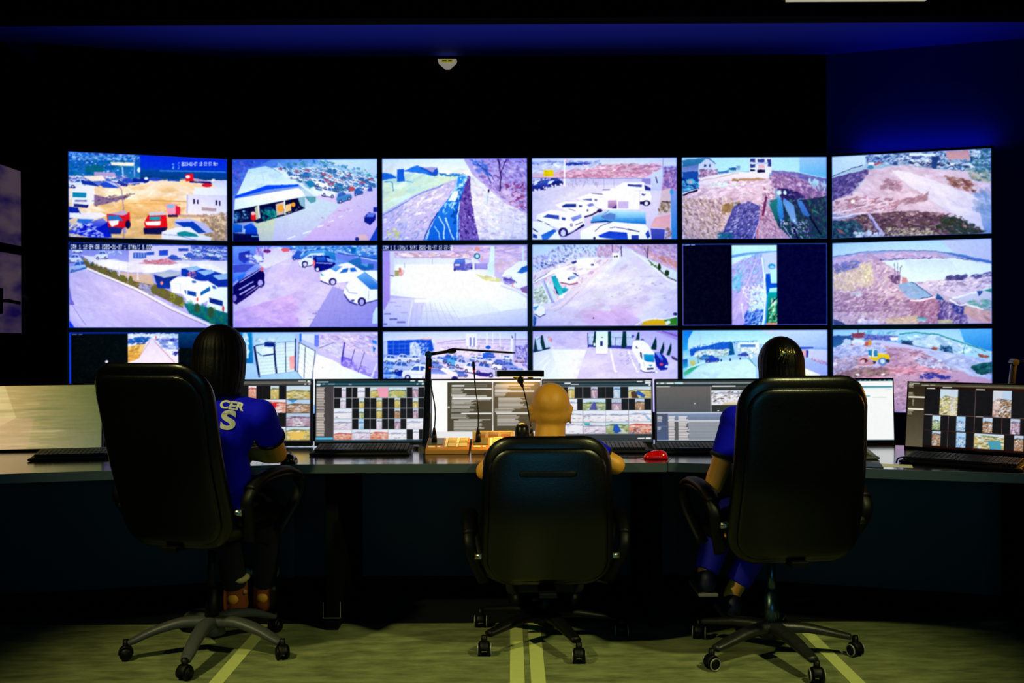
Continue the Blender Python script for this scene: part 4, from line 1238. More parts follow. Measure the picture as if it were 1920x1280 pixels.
SCR['c6'] = ('''
g a8e4fa 30a0f0 b098c8 80a8e8
q a8e0f8 b8e8fc 75,115 1855,115 1855,400 1400,250 1000,180 600,200 75,190
q 60c4f8 1890e8 1500,115 1855,115 1855,380 1560,270
n 1c4a90,1a68a0,2a5ab0,1a3878 150 20 1.6 -10 75,190 290,190 300,240 190,330 75,340
q 2a58a0 2a78a8 75,190 280,190 290,240 200,320 75,340
p a04058 295,155 450,150 440,215 305,215
l 5a3048 9 370,110 375,160
q 4a5ac0 3a4aa8 440,180 820,190 830,240 440,230
n 3a48b0,5a70c8,8a90e0,e8b8c8 90 15 1.8 0 440,170 830,195 830,250 460,240
n a8d8f0,60b8e0 40 20 2 0 440,130 830,130 830,180 460,170
p f4f8fc 740,210 825,205 825,250 745,245
q 90d8f8 a8e0f4 830,170 960,155 1280,180 1500,270 1855,400 1855,460 1500,420 1100,330 830,240
q c8e4fa b8d4f4 960,200 1250,185 1520,270 1560,420 1100,320 970,290
n a0ccec,d8f0fa,8ab8e0 120 20 2 10 850,180 1250,190 1560,300 1800,420 1400,400 900,260
l 2a9aa0 13 840,175 1000,155 1270,180 1520,270
l 209080 12 1520,270 1700,330 1790,370
l 3a98a0 8 1560,300 1540,410
l 2a6aa0 8 1010,310 1300,370 1600,420 1830,460
n 1a3c70,2a4a80,1a2c60 60 15 1.6 0 860,240 970,250 1000,320 890,310
n 1c5088,1a3870,60a0d0 60 15 1.6 10 1290,310 1420,320 1420,390 1300,370
n c06050,8a4a48 16 15 1.8 10 1210,320 1260,330 1260,350 1200,350
n c85840,7a3a38 18 16 2 10 1710,400 1800,420 1800,450 1720,440
l a8e0f4 14 1440,390 1850,470
q c8c8f4 b8a8e0 75,350 250,250 600,240 800,270 1100,330 1850,470 1850,700 75,700
n c8ccf8,a8b4e8,d8d8fc,90a0d8 320 20 2 -10 75,350 300,240 560,250 700,330 720,400 300,420 100,480
n b0a0c8,d8c8e4,8a80a8,c8a8b8 220 18 2 -5 80,440 480,400 500,520 380,560 80,680
q b898c8 c898b8 680,310 900,330 1200,400 1420,520 1855,560 1855,1080 75,1080 75,700 700,520 700,400
n b088b8,c8a0c8,a878a0,d8b8d8,9a7090,c49cb4 620 20 3 6 700,320 1000,350 1360,480 1700,560 1100,640 400,690 200,640 700,540
n e0a0b8,d88aa8,b06888 130 18 4 -6 300,600 1300,520 1340,600 700,660 300,680
n 8a6478,a88088,745468,b09888 190 17 2.4 -12 80,640 400,560 720,560 720,640 100,700
n a8a0d8,d0c8f0,c8d8f8,8a78b0 190 18 2 10 1000,440 1400,480 1500,560 1100,560
q b8c8f8 a8b8f0 1180,350 1855,470 1855,690 1600,640 1400,500 1120,400
n b8c4f4,c8d4fc,a0b0ec 160 22 3 10 1180,370 1855,480 1855,680 1500,620
q 2a6a90 145860 1620,545 1760,500 1850,490 1850,600 1750,640 1690,620
n 1a5a60,2a7a80,0e4850 60 20 2 -10 1630,540 1850,500 1850,610 1720,630
p d04848 285,240 330,230 330,300 285,300
e e4f0fc 365,265,80,38
e d8d0f4 360,285,60,16
e e8a030 505,272,26,30
e d85840 470,280,24,28
n e8f0ff,c0d8f4 20 20 1.6 0 200,240 290,230 280,310 200,310
q f8d810 e8c000 500,420 600,390 720,410 735,460 560,480 500,450
p e8e0f4 480,345 590,345 590,440 490,430
q 2a90c8 1a70b0 485,355 530,350 530,430 490,410
q 2a90c8 1a78b8 550,350 595,355 590,430 550,430
r f0e8d8 530,345,550,430
e 5a88c8 648,490,54,48
e c8dcfa 648,488,28,28
e 2a3860 545,500,30,20 710,480,26,22
q d8a8b8 b88098 370,440 470,420 550,500 540,540 360,540
e 6a2838 440,475,46,28
e e0b8c0 425,490,28,24
l e8b8c8 10 350,545 550,530
n 2a30a8,4a48b8,3a3a98 60 17 1.6 15 1060,640 1180,620 1440,660 1400,685 1070,685
e f0ecff 365,640,24,12 650,640,20,10 100,520,26,20
q c098b8 b088b0 690,650 1100,700 1100,1080 600,1080
n b088a8,c8a0c0,a07898,d8b0c8 300 20 2 0 620,700 1500,700 1500,1060 620,1060
''', (75, 1856, 108, 112, 1085, 1078))
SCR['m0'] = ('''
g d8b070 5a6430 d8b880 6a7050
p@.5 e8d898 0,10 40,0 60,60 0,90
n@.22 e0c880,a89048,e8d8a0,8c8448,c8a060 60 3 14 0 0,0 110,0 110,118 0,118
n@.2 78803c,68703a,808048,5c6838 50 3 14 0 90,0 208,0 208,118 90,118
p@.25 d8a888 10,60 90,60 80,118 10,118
''', (0, 208, 0, 0, 118, 118), (208, 118))  # warm lamp glare on a switched-off panel, painted as a glowing picture
SCR['m1'] = ('''
g 202024 202024 202024 202024
r 4a4a48 377,713,586,717
r 6a6a66 377,717,586,719
r 3a3a38 377,719,586,722
r e8e8e8 560,713.5,575,715 578,713,583,717 572,719,576,721 580,719,583,721
R 9a9a9a 379,724,20,96,3,.4
D y 403,723,44,24,.33,.36 493,723,44,24,.33,.36
D r 448,723,44,24,.4,.34
T y 538,723,45,24
T r 493,748,44,24
T b 538,748,45,24
T p 403,748,44,24 448,748,44,24
D p 493,773,44,24,.3,.36
D m 403,773,44,24,.3,.36
T m 538,773,45,24
T w 493,798,44,24 448,798,44,24
T y 538,798,45,24
T g 448,773,44,24 403,798,44,24
p d82030 506,755 520,754 518,763 507,764
p 3a90d0 540,748 560,748 550,754
p e8c060 545,808 575,806 570,820 548,821
''', (377, 586, 713, 713, 826, 826), (209, 113))
SCR['m2'] = ('''
g 3c3a3c 3c3a3c 3c3a3c 3c3a3c
r 14323c 588,712,798,724
r 2a5a68 588,717,798,720
r e8f0f0 591,713.5,613,715 590,717.5,598,719.5 590,720,597,722 771,712,780,714 786,712,796,715.5 783,718,786,720 793,717,797,720
r 9ab 601,717.5,606,719 613,717.5,625,719 652,718,658,720
r 454042 606,722,623,817
R d8ccc0 590,724.5,16,91,2.95,.1
r 50b8e0 589,817,622,821
r a8a8ac 623,723,799,822
D p 624,725,34,18.6,.42,.25
D w 659,725,34,18.6,.3,.42
T y 694,725,34,18.6
p f0a0b8 706,726 728,726 728,743 712,743
T g 729,725,34,18.6
e@.6 c8b858 746,736,14,6
D m 764,725,34,18.6,.33,.33
D p 624,744.5,34,18.6,.35,.32
D y 659,744.5,34,18.6,.38,.3 694,744.5,34,18.6,.34,.32 729,744.5,34,18.6,.34,.32 764,744.5,34,18.6,.34,.32
T w 624,764,34,18.6
D g 659,764,34,18.6,.38,.28
D y 694,764,34,18.6,.34,.32
D b 729,764,34,18.6,.34,.32
D m 764,764,34,18.6,.36,.3
T p 624,783.5,34,18.6
D c 659,783.5,34,18.6,.36,.3
D p 694,783.5,34,18.6,.34,.32
D m 729,783.5,34,18.6,.34,.34
T w 764,783.5,34,18.6
T r 624,803,34,18.6 694,803,34,18.6
T p 659,803,34,18.6
T w 729,803,34,18.6
D w 764,803,34,18.6,.36,.33
r 1a3848 588,822,798,826
''', (588, 799, 711, 711, 826, 826), (211, 116))
SCR['m3'] = ('''
g fdfdfb fdfdfb fdfdfb fdfdfb
r 484230 836,715,921,811
r 4a4434 923,715,1012,811
r fcfcfa 806,711,1013,715
r dcd8d0 921.5,719,922.8,800
r 8a8a80 844,720,911,724.5
r 484230 845,721,910,723.5
r e8e8e4 845,721,868,723.5
r f0f0ee 868,727.5,920,730 845,744.5,920,748 880,749,918,750 862,775,920,777.5 857,788,918,789 848,755,868,756
R c8c4bc 844,727,24,8,1.9,.3 843,738,34,4,1.9,.3 845,741,66,2,1.9,.1 844,749,48,17,1.9,.3 843,768,44,5,1.9,.4 843,777,34,8,1.9,.4 848,790,58,18,1.8,.35
r d8d8d4 927,720,1000,722 926,732,1000,735 928,774.5,990,778
R c8c4bc 926,723,30,8,1.9,.2 926,736,26,7,1.9,.3 932,745,60,22,1.9,.35 926,767,40,6,1.9,.3 930,780,50,20,1.9,.4
l dcd8d0 .8 956,726 993,726 993,732
e c0c0bc 838.7,764,2.2,2.2
r e8e8e8 806,811,1013,830
r 303030 806,826,1013,832
''', (806, 1013, 711, 711, 832, 832), (210, 122))  # brown of the pages is dark grey with warm lamp glare painted in
SCR['m4'] = ('''
g 22282a 22282a 22282a 22282a
r 4a565a 1017,716,1222,719
r 2a5060 1017,722,1222,725
r f0f0f0 1058,719.5,1070,722 1070,722,1085,723.3 1194,717,1204,719 1209,716,1220,718 1209,719,1220,722 1216,723,1219,726
R b0b0b0 1019,728,24,80,3,.4
r 88888c 1048,727,1221,817
D y 1049,728,42.5,21,.36,.3
D m 1092.5,728,42,21,.36,.3
D c 1135,728,42,21,.34,.32
T y 1178,728,42,21
p 2858b0 1186,740 1196,735 1210,744 1206,749 1198,744
p 503828 1182,738 1190,736 1197,749 1184,749
D w 1049,750.5,42.5,21,.4,.36
T g 1092.5,750.5,42,21
p 4a50a0 1104,771 1112,756 1116,757 1119,771
D m 1135,750.5,42,21,.26,.44
D b 1178,750.5,42,21,.28,.42
T w 1049,772.5,42.5,21 1092.5,772.5,42,21 1135,772.5,42,21 1178,772.5,42,21
p@.8 8ab0d8 1203,773 1220,790 1220,793 1212,790
T w 1049,795,42.5,21
T p 1092.5,795,42,21
T g 1135,795,42,21
T r 1178,795,42,21
p 2050b0 1150,800 1156,798 1164,812 1154,816 1148,810
p 20a8b0 1094,796 1106,796 1104,800 1095,800
n c05030,803020,2858b0 16 2 1.6 0 1180,805 1220,800 1220,815 1180,815
r 30363a 1017,817,1222,832
r f0f0f0 1194,824,1207,826 1209,823.5,1219,826.5
''', (1017, 1222, 715, 715, 832, 832), (205, 117))
SCR['m5'] = ('''
g 58585a 58585a 58585a 58585a
r 283436 1228,715,1437,719
r 7a8486 1228,719,1437,722.5
r 243234 1228,722.5,1437,727
r f0f0f0 1229,720,1232,722 1237,720,1243,722 1249,720,1262,722 1229,727,1255,728.2 1336,726,1380,728
r b8dce4 1264,719.2,1280,722.6
q 6a6462 505458 1228,728 1332,728 1332,776 1228,776
r 2e3430 1334,729,1437,776
T w 1334,735,60,28
n 3a3440,8a8478,c8c4d0,b0a880 40 2 2 0 1334,737 1394,737 1394,760 1334,760
q f4f4f8 c8b890 1352,763 1372,752 1392,760 1394,763
r a8a8a8 1332,727,1333.4,776
r f4f4f4 1301,759,1303,761 1345,773,1348,775 1364,773,1367,775
q 8090b0 707c98 1228,777 1437,777 1437,792 1228,792
r c8d4ec 1228,777,1437,779
q 8a8e98 6e7684 1288,793 1437,793 1437,830 1288,830
q 485068 4a5a80 1228,779 1250,779 1250,830 1228,830
R 989ca4 1290,794,147,36,2.2,.02
R e8e4e4 1230,784,10,12,2,.3 1230,805,8,6,2,.3 1251,784,12.5,46,2.2,.1 1270,784,21,46,2.2,.3
r f4f4fa 1250,792.3,1437,794
r 6a7ca0 1228,803,1250,804
r c8ccd8 1228,830,1437,831
r 12262c 1228,831,1437,834
''', (1228, 1437, 715, 715, 834, 834), (209, 119))
SCR['m6'] = ('''
g f8faf8 f8faf8 f6f6fa f4f8f6
r 142c3c 1469,714,1677,717.5
r 60b8c0 1500,715,1503,717 1518,715,1521,717 1534,715,1537,717 1614,715,1617,717 1623,715,1626,717 1632,715,1635,717 1651,715,1654,717 1660,715,1663,717 1668,715,1675,717
r 3090a8 1480,727.5,1676,730.5
r@.5 c8dcd8 1480,731,1676,733
r 48a8c0 1500,746.5,1512,748.5 1624,746.5,1633,748.5
r@.4 90b0a8 1638,749.5,1664,750.6 1662,734,1674,735
r 182830 1469,834,1677,837
''', (1469, 1677, 714, 714, 837, 837), (208, 122))
SCR['m7'] = ('''
g 140806 3a1406 140806 240a04
q 2c2418 605844 0,16 70,16 70,270 0,270
r 3c3828 0,0,480,16
r 6a6450 70,8,480,13
r f0ecd8 4,2,46,4 4,8,22,11 55,9,84,11 90,8,110,10 4,14,18,16 4,58,70,64 4,108,68,114 76,21,110,24 140,15,176,18 270,21,304,24
R a89c80 4,18,20,4,4,.3 4,42,26,12,5,.4 20,68,8,30,6,.2 4,118,22,16,6,.4
D y 72,24,196,106,.3,.36
D b 270,24,200,106,.32,.34
q@.5 e8e0d8 e8c0c8 334,26 370,26 350,128 335,128
q@.6 c8d0e8 e8dcd0 168,26 190,26 196,128 172,128
D g 72,134,96,60,.34,.33
D c 170,134,96,60,.3,.36
D b 270,134,96,60,.3,.38
D m 370,134,96,60,.32,.36
D b 72,198,96,60,.36,.35
D c 170,198,96,60,.32,.38
T y 270,198,110,60
p 4a9ab0 320,226 366,222 374,258 330,258
D b 382,198,90,60,.38,.38
l 6a5a58 1.6 268,20 268,262
l 6a5a58 1.6 72,131 480,131
l 6a5a58 1.6 72,196 480,196
l 6a5a58 1.6 168,132 168,262
l 6a5a58 1.6 370,132 370,196
r c8b8b0 72,130,104,133 172,130,200,133 272,130,300,133
r f8e8d8 452,2,480,4
''', (0, 480, 0, 0, 268, 268), (264, 148))
# ================================================================ the control room
import bpy, bmesh
from mathutils import Vector, Matrix, noise
from mathutils.bvhtree import BVHTree
random.seed(7)
scene = bpy.context.scene
COL = scene.collection
F, HC, ROLL = 1790.0, 1.27, .0045
R = math.radians
def PX(px, py, Y):
    dx, dy = px - 960, py - 640
    return Vector(((dx - ROLL*dy)*Y/F, Y, HC - (dy + ROLL*dx)*Y/F))
# ---------------------------------------------------------------- materials
def lin(h):
    c = hexc(h); return tuple(float(v/12.92 if v <= .04045 else ((v+.055)/1.055)**2.4) for v in c) + (1,)
MATS = {}
def mat(name, col, rough=.5, metal=0, bump=0, scale=40, emit=None, es=0, vary=0, spec=.5, coat=0, sheen=0):
    if name in MATS: return MATS[name]
    m = bpy.data.materials.new(name); m.use_nodes = True; nt = m.node_tree; b = nt.nodes['Principled BSDF']
    c = lin(col) if isinstance(col, str) else tuple(col) + (1,)
    b.inputs['Base Color'].default_value = c; b.inputs['Roughness'].default_value = rough; b.inputs['Metallic'].default_value = metal
    b.inputs['Specular IOR Level'].default_value = spec; b.inputs['Coat Weight'].default_value = coat; b.inputs['Coat Roughness'].default_value = .15
    if sheen: b.inputs['Sheen Weight'].default_value = sheen
    tc = nt.nodes.new('ShaderNodeTexCoord'); nz = nt.nodes.new('ShaderNodeTexNoise'); nz.inputs['Scale'].default_value = scale; nz.inputs['Detail'].default_value = 4
    nt.links.new(tc.outputs['Object'], nz.inputs['Vector'])
    mr = nt.nodes.new('ShaderNodeMapRange'); mr.inputs['To Min'].default_value = max(.02, rough-.06); mr.inputs['To Max'].default_value = min(1, rough+.06)
    nt.links.new(nz.outputs['Fac'], mr.inputs['Value']); nt.links.new(mr.outputs['Result'], b.inputs['Roughness'])
    if vary:
        mx = nt.nodes.new('ShaderNodeMix'); mx.data_type = 'RGBA'; mx.inputs['A'].default_value = tuple(v*(1-vary) for v in c[:3]) + (1,)
        mx.inputs['B'].default_value = tuple(min(1, v*(1+vary)) for v in c[:3]) + (1,)
        nt.links.new(nz.outputs['Fac'], mx.inputs['Factor']); nt.links.new(mx.outputs['Result'], b.inputs['Base Color'])
    if bump:
        bp = nt.nodes.new('ShaderNodeBump'); bp.inputs['Strength'].default_value = bump; bp.inputs['Distance'].default_value = .004
        nt.links.new(nz.outputs['Fac'], bp.inputs['Height']); nt.links.new(bp.outputs['Normal'], b.inputs['Normal'])
    if emit:
        b.inputs['Emission Color'].default_value = lin(emit); b.inputs['Emission Strength'].default_value = es
    MATS[name] = m; return m
def screen_mat(st=1.0):
    m = bpy.data.materials.new('lit_screen'); m.use_nodes = True; nt = m.node_tree; b = nt.nodes['Principled BSDF']
    at = nt.nodes.new('ShaderNodeAttribute'); at.attribute_name = 'picture'
    b.inputs['Base Color'].default_value = (.004, .004, .005, 1); b.inputs['Roughness'].default_value = .35; b.inputs['Specular IOR Level'].default_value = .25
    nt.links.new(at.outputs['Color'], b.inputs['Emission Color']); b.inputs['Emission Strength'].default_value = st
    return m
M_SCREEN = screen_mat(1.0)
M_TVBEZ = mat('display_bezel', '060608', .35, 0)
M_BEZ = mat('monitor_plastic', '08080a', .6, 0, .1, 300, spec=.25)
M_LEATHER = mat('black_leather', '020304', .32, 0, .1, 160, spec=.45)
M_PLASTIC = mat('black_plastic', '040505', .5, 0, .1, 200, spec=.2)
M_PAD = mat('arm_vinyl', '030303', .5, 0, .1, 200, spec=.2)
M_SCUFF = mat('scuffed_base_plastic', '17181a', .45, 0, .4, 60, vary=.8)
M_GREYBASE = mat('grey_base_plastic', '3a3d40', .5, 0, .2, 90, vary=.3)
M_CHROME = mat('brushed_steel', 'b8bcc0', .3, 1)
M_GAS = mat('gas_lift_steel', '4a6068', .3, .9)
M_DESK = mat('dark_laminate', '0c0c10', .14, 0, .03, 90, spec=.7, coat=.5)
M_DESKEDGE = mat('desk_edge_band', '3c484c', .45, 0, .1, 90)
M_PANEL = mat('modesty_panel_board', '10181a', .5, 0, .2, 14, vary=.5)
M_BLACK = mat('black_paint', '020203', .85, 0, .1, 30, spec=.1)
M_SKIN = mat('skin', 'e29a2c', .5, 0, .15, 120, vary=.06)
M_SHIRT = mat('blue_polo_cotton', '0408f0', .8, 0, .3, 400, vary=.08, spec=.15)
M_HEM = mat('navy_sleeve_band', '06071c', .85, 0, .3, 400)
M_HAIR = mat('black_hair', '030202', .52, 0, .3, 200, spec=.12)
M_TROUS = mat('dark_trousers', '060709', .9, 0, .3, 300)
M_BLUETR = mat('blue_trousers', '0c0cb8', .85, 0, .3, 300)
M_PRINT = mat('white_shirt_print', 'd8dcd0', .6, 0)
M_BOOT = mat('brown_suede', '8a4018', .85, 0, .4, 200, vary=.3)
M_FLEECE = mat('cream_fleece', 'c8b880', .95, 0, 1, 220, vary=.2)
M_BEIGE = mat('tan_console', 'b47a30', .45, 0, .1, 120)
M_WHITE = mat('white_label', 'f0ecd8', .6)
M_BTN = mat('cream_buttons', 'e8d49a', .5)
M_RED = mat('red_gloss', 'd80a08', .15, 0, coat=.6)
M_KEYS = mat('key_caps', '1c1d20', .4, 0)
M_GREYKB = mat('pale_grey_keys', 'a8a498', .5, 0)
M_BLUE = mat('blue_pad', '0c2c50', .6, 0, .2, 200)
# ---------------------------------------------------------------- mesh helpers
def new_obj(name, me, m=None, parent=None, smooth=False):
    o = bpy.data.objects.new(name, me); COL.objects.link(o)
    if m:
        for k in (m if isinstance(m, (list, tuple)) else [m]): me.materials.append(k)
    if smooth:
        for p in me.polygons: p.use_smooth = True
    if parent: o.parent = parent
    return o
def from_bm(name, bm, m=None, parent=None, smooth=False):
    bmesh.ops.recalc_face_normals(bm, faces=bm.faces)
    me = bpy.data.meshes.new(name); bm.to_mesh(me); bm.free(); return new_obj(name, me, m, parent, smooth)
def box(bm, c, s, rot=None, bev=0, mi=0):
    r = bmesh.ops.create_cube(bm, size=1); vs = r['verts']
    M = Matrix.Translation(Vector(c)) @ (rot if rot is not None else Matrix.Identity(4)) @ Matrix.Diagonal((s[0], s[1], s[2], 1))
    bmesh.ops.transform(bm, matrix=M, verts=vs)
    fs = {f for v in vs for f in v.link_faces}
    for f in fs: f.material_index = mi
    if bev:
        es = {e for v in vs for e in v.link_edges}
        r = bmesh.ops.bevel(bm, geom=list(es), offset=bev, segments=2, affect='EDGES', profile=.6)
        for f in r['faces']: f.material_index = mi
def cyl(bm, p, q, r1, r2=None, n=20, mi=0):
    p, q = Vector(p), Vector(q); d = q - p
    r = bmesh.ops.create_cone(bm, cap_ends=True, segments=n, radius1=r1, radius2=r1 if r2 is None else r2, depth=d.length)
    M = Matrix.Translation((p+q)/2) @ d.to_track_quat('Z', 'Y').to_matrix().to_4x4()
    bmesh.ops.transform(bm, matrix=M, verts=r['verts'])
    for f in {f for v in r['verts'] for f in v.link_faces}: f.material_index = mi
def ball(bm, c, rad, n=16, rot=None):
    r = bmesh.ops.create_uvsphere(bm, u_segments=n, v_segments=n*2//3, radius=1)
    s = rad if hasattr(rad, '__len__') else (rad,)*3
    M = Matrix.Translation(Vector(c)) @ (rot if rot is not None else Matrix.Identity(4)) @ Matrix.Diagonal((*s, 1))
    bmesh.ops.transform(bm, matrix=M, verts=r['verts'])
def spline(pts, k=6):
    P = [Vector(p) for p in pts]; out = []
    for i in range(len(P)-1):
        a, b, c, d = P[max(0, i-1)], P[i], P[i+1], P[min(len(P)-1, i+2)]
        for j in range(k):
            t = j/k; out.append(.5*((2*b) + (c-a)*t + (2*a-5*b+4*c-d)*t*t + (3*b-a-3*c+d)*t*t*t))
    out.append(P[-1]); return out
def sweep(bm, pts, ra, rb=None, n=10, up=(0, 0, 1), sq=2.0, closed=False):
    """tube along pts; ra, rb half sizes across and along 'up' (numbers or lists), sq > 2 squarer"""
    P = [Vector(p) for p in pts]; N = len(P); rings = []; U = Vector(up)
    for i, p in enumerate(P):
        t = (P[(i+1) % N]-P[i-1]) if closed else (P[min(i+1, N-1)] - P[max(i-1, 0)])
        t.normalize(); s = t.cross(U)
        if s.length < 1e-3: s = t.cross(Vector((0, 1, 0)))
        s.normalize(); w = s.cross(t)
        a = ra[min(i, len(ra)-1)] if isinstance(ra, list) else ra; b = a if rb is None else (rb[min(i, len(rb)-1)] if isinstance(rb, list) else rb)
        ring = []
        for k in range(n):
            an = 2*math.pi*(k+.5)/n; c, d = math.cos(an), math.sin(an)
            q = (abs(c)**sq + abs(d)**sq)**(-1/sq)
            ring.append(bm.verts.new(p + s*(a*c*q) + w*(b*d*q)))
        rings.append(ring)
    for i in range(N if closed else N-1):
        A, B = rings[i], rings[(i+1) % N]
        for k in range(n): bm.faces.new((A[k], A[(k+1) % n], B[(k+1) % n], B[k]))
    if not closed: bm.faces.new(rings[0][::-1]); bm.faces.new(rings[-1])
def lerpl(vals, n):
    o = []
    for i in range(n):
        t = i/(n-1)*(len(vals)-1); k = min(int(t), len(vals)-2); o.append(vals[k] + (vals[k+1]-vals[k])*(t-k))
    return o
def pillow(bm, W, H, Rc, tf, tb, n=18, p=8, fn=None, wf=None):
    """a rounded cushion in the x (width) and z (height) plane, bulging tf to +y and tb to -y"""
    g = {}
    def pt(u, v, side):
        s = max(abs(u), abs(v), 1e-6); bx, bz = abs(u)/s*W, abs(v)/s*H
        if bx > W-Rc and bz > H-Rc:
            d = Vector((bx-(W-Rc), bz-(H-Rc))); d.normalize(); bx, bz = W-Rc+d.x*Rc, H-Rc+d.y*Rc
        x, z = math.copysign(bx*s, u), math.copysign(bz*s, v)
        th = max(0, 1-s**p)**.5; y = tf*th if side > 0 else -tb*th
        if wf: x *= wf(z/H)
        return Vector((x, y, z))
    def rm(k): t = k/n*2-1; return math.copysign(1-(1-abs(t))**1.6, t)
    for sd in (1, -1):
        for i in range(n+1):
            for j in range(n+1):
                edge = i in (0, n) or j in (0, n); key = (i, j, 0 if edge else sd)
                if key not in g:
                    q = pt(rm(i), rm(j), sd); g[key] = bm.verts.new(fn(q) if fn else q)
        for i in range(n):
            for j in range(n):
                f = []
                for a, b in ((i, j), (i+1, j), (i+1, j+1), (i, j+1)):
                    e = a in (0, n) or b in (0, n); f.append(g[(a, b, 0 if e else sd)])
                bm.faces.new(f if sd > 0 else f[::-1])
def empty(name, loc=(0, 0, 0), rz=0):
    o = bpy.data.objects.new(name, None); COL.objects.link(o); o.location = loc; o.rotation_euler = (0, 0, rz); o.empty_display_size = .1; return o
def tag(o, label, cat, group=None):
    o['label'] = label; o['category'] = cat
    if group: o['group'] = group
    return o
def struct(o, label=None):
    o['kind'] = 'structure'
    if label: o['label'] = label
    return o
# ---------------------------------------------------------------- screens
def screen_mesh(name, key, w, h, parent, seed=1, y=0.0, z0=0.0, gr=1, rim=None):
    """a flat lit picture, w x h metres, facing -y, its lower edge at z0"""
    sp, quad = SCR[key][:2]; nx, ny = SCR[key][2] if len(SCR[key]) > 2 else (280, 158)
    a = paint(sp, nx, ny, quad, seed, gr, rim, {'a5': .78, 'a6': .68, 'b6': .74, 'c6': .85, 'a3': .95, 'b4': .9, 'a4': 1}.get(key, 1.08), {'a3': 2.2, 'a5': 1.8, 'a6': 2.5, 'b6': 2.4, 'c6': 1.6, 'b4': 1, 'b5': .3, 'c1': .2, 'c2': .3}.get(key, .6))[::-1]
    l = np.where(a <= .04045, a/12.92, ((a+.055)/1.055)**2.4)
    xs = np.linspace(-w/2, w/2, nx); zs = np.linspace(z0, z0+h, ny)
    X, Z = np.meshgrid(xs, zs); co = np.stack([X, np.full_like(X, y), Z], -1).reshape(-1, 3).astype(np.float32)
    idx = np.arange(nx*ny).reshape(ny, nx)
    q = np.stack([idx[:-1, :-1], idx[:-1, 1:], idx[1:, 1:], idx[1:, :-1]], -1).reshape(-1, 4)
    me = bpy.data.meshes.new(name); me.vertices.add(nx*ny); me.vertices.foreach_set('co', co.ravel())
    me.loops.add(q.size); me.loops.foreach_set('vertex_index', q.ravel().astype(np.int32))
    me.polygons.add(len(q)); me.polygons.foreach_set('loop_start', np.arange(0, q.size, 4, dtype=np.int32))
    me.update(calc_edges=True)
    at = me.color_attributes.new('picture', 'FLOAT_COLOR', 'POINT')
    rgba = np.concatenate([l.reshape(-1, 3), np.ones((nx*ny, 1))], 1).astype(np.float32); at.data.foreach_set('color', rgba.ravel())
    return new_obj(name, me, M_SCREEN, parent)
TVW, TVH, SW, SH = 1.2204, .704, 1.186, .669
TVY = 7.8
def display(key, label, loc, rz):
    t = empty('wall_display', loc, rz); tag(t, label, 'display', 'displays of the video wall')
    bm = bmesh.new(); box(bm, (0, .055, TVH/2), (TVW-.01, .09, TVH-.01), bev=.004)
    from_bm('housing', bm, M_TVBEZ, t)
    bm = bmesh.new(); d = (TVW-SW)/2; e = (TVH-SH)/2
    for c, s in (((-TVW/2+d/2, .004, TVH/2), (d, .016, TVH)), ((TVW/2-d/2, .004, TVH/2), (d, .016, TVH)),
                 ((0, .004, e/2), (SW, .016, e)), ((0, .004, TVH-e/2), (SW, .016, e))): box(bm, c, s)
    from_bm('bezel', bm, M_TVBEZ, t)
    screen_mesh('screen', key, SW, SH, t, y=.004, z0=e, rim='2038a0')
    return t
tvx = [.149 + (i-1.5)*1.2244 for i in range(4)]
rows = [2.431-TVH/2+.002, 1.725-TVH/2+.002, 1.019-TVH/2+.002]
TL = {
 'a1': 'wall display of red vehicles and white truck on sandy yard', 'a2': 'wall display of car park beside blue-striped white canopy roof',
 'a3': 'wall display of ditch lined with blue sheeting and bare trees', 'a4': 'wall display of white cars and yellow sign behind fence',
 'a5': 'wall display of muddy ground with puddles, billboard and house', 'a6': 'wall display of brown dirt slope under distant vehicles, top right corner',
 'b1': 'wall display of pavement with bushes, black trailers and white vans', 'b2': 'wall display of forecourt with dark car left, white cars right',
 'b3': 'wall display of overexposed paved yard with one dark van', 'b4': 'wall display of empty driveway with turquoise boom beside parked cars',
 'b5': 'wall display of narrow upright picture between two black bands', 'b6': 'wall display of scrubland, pale lake and blue tarpaulin',
 'c1': 'mostly black wall display with small picture of straight road', 'c2': 'wall display of open metal gate and wire fence',
 'c3': 'wall display of crowded car park before blue glass building', 'c4': 'wall display of white van beside dark cypresses and gatehouse',
 'c5': 'wall display of wide yard and fir trees, behind dark-haired head', 'c6': 'wall display of yellow loader on churned building site'}
ANG = 17.5
for r, rw in enumerate('abc'):
    for c in range(4): display(rw+str(c+2), TL[rw+str(c+2)], (tvx[c], TVY, rows[r]), 0)
    for sgn, c in ((-1, 1), (1, 6)):
        hx = (tvx[0]-TVW/2-.006) if sgn < 0 else (tvx[3]+TVW/2+.006)
        a = R(ANG if sgn < 0 else 15.5)*sgn*-1; cx = hx + sgn*math.cos(a)*TVW/2; cy = TVY - math.sin(abs(a))*TVW/2
        display(rw+str(c), TL[rw+str(c)], (cx, cy, rows[r]), a)
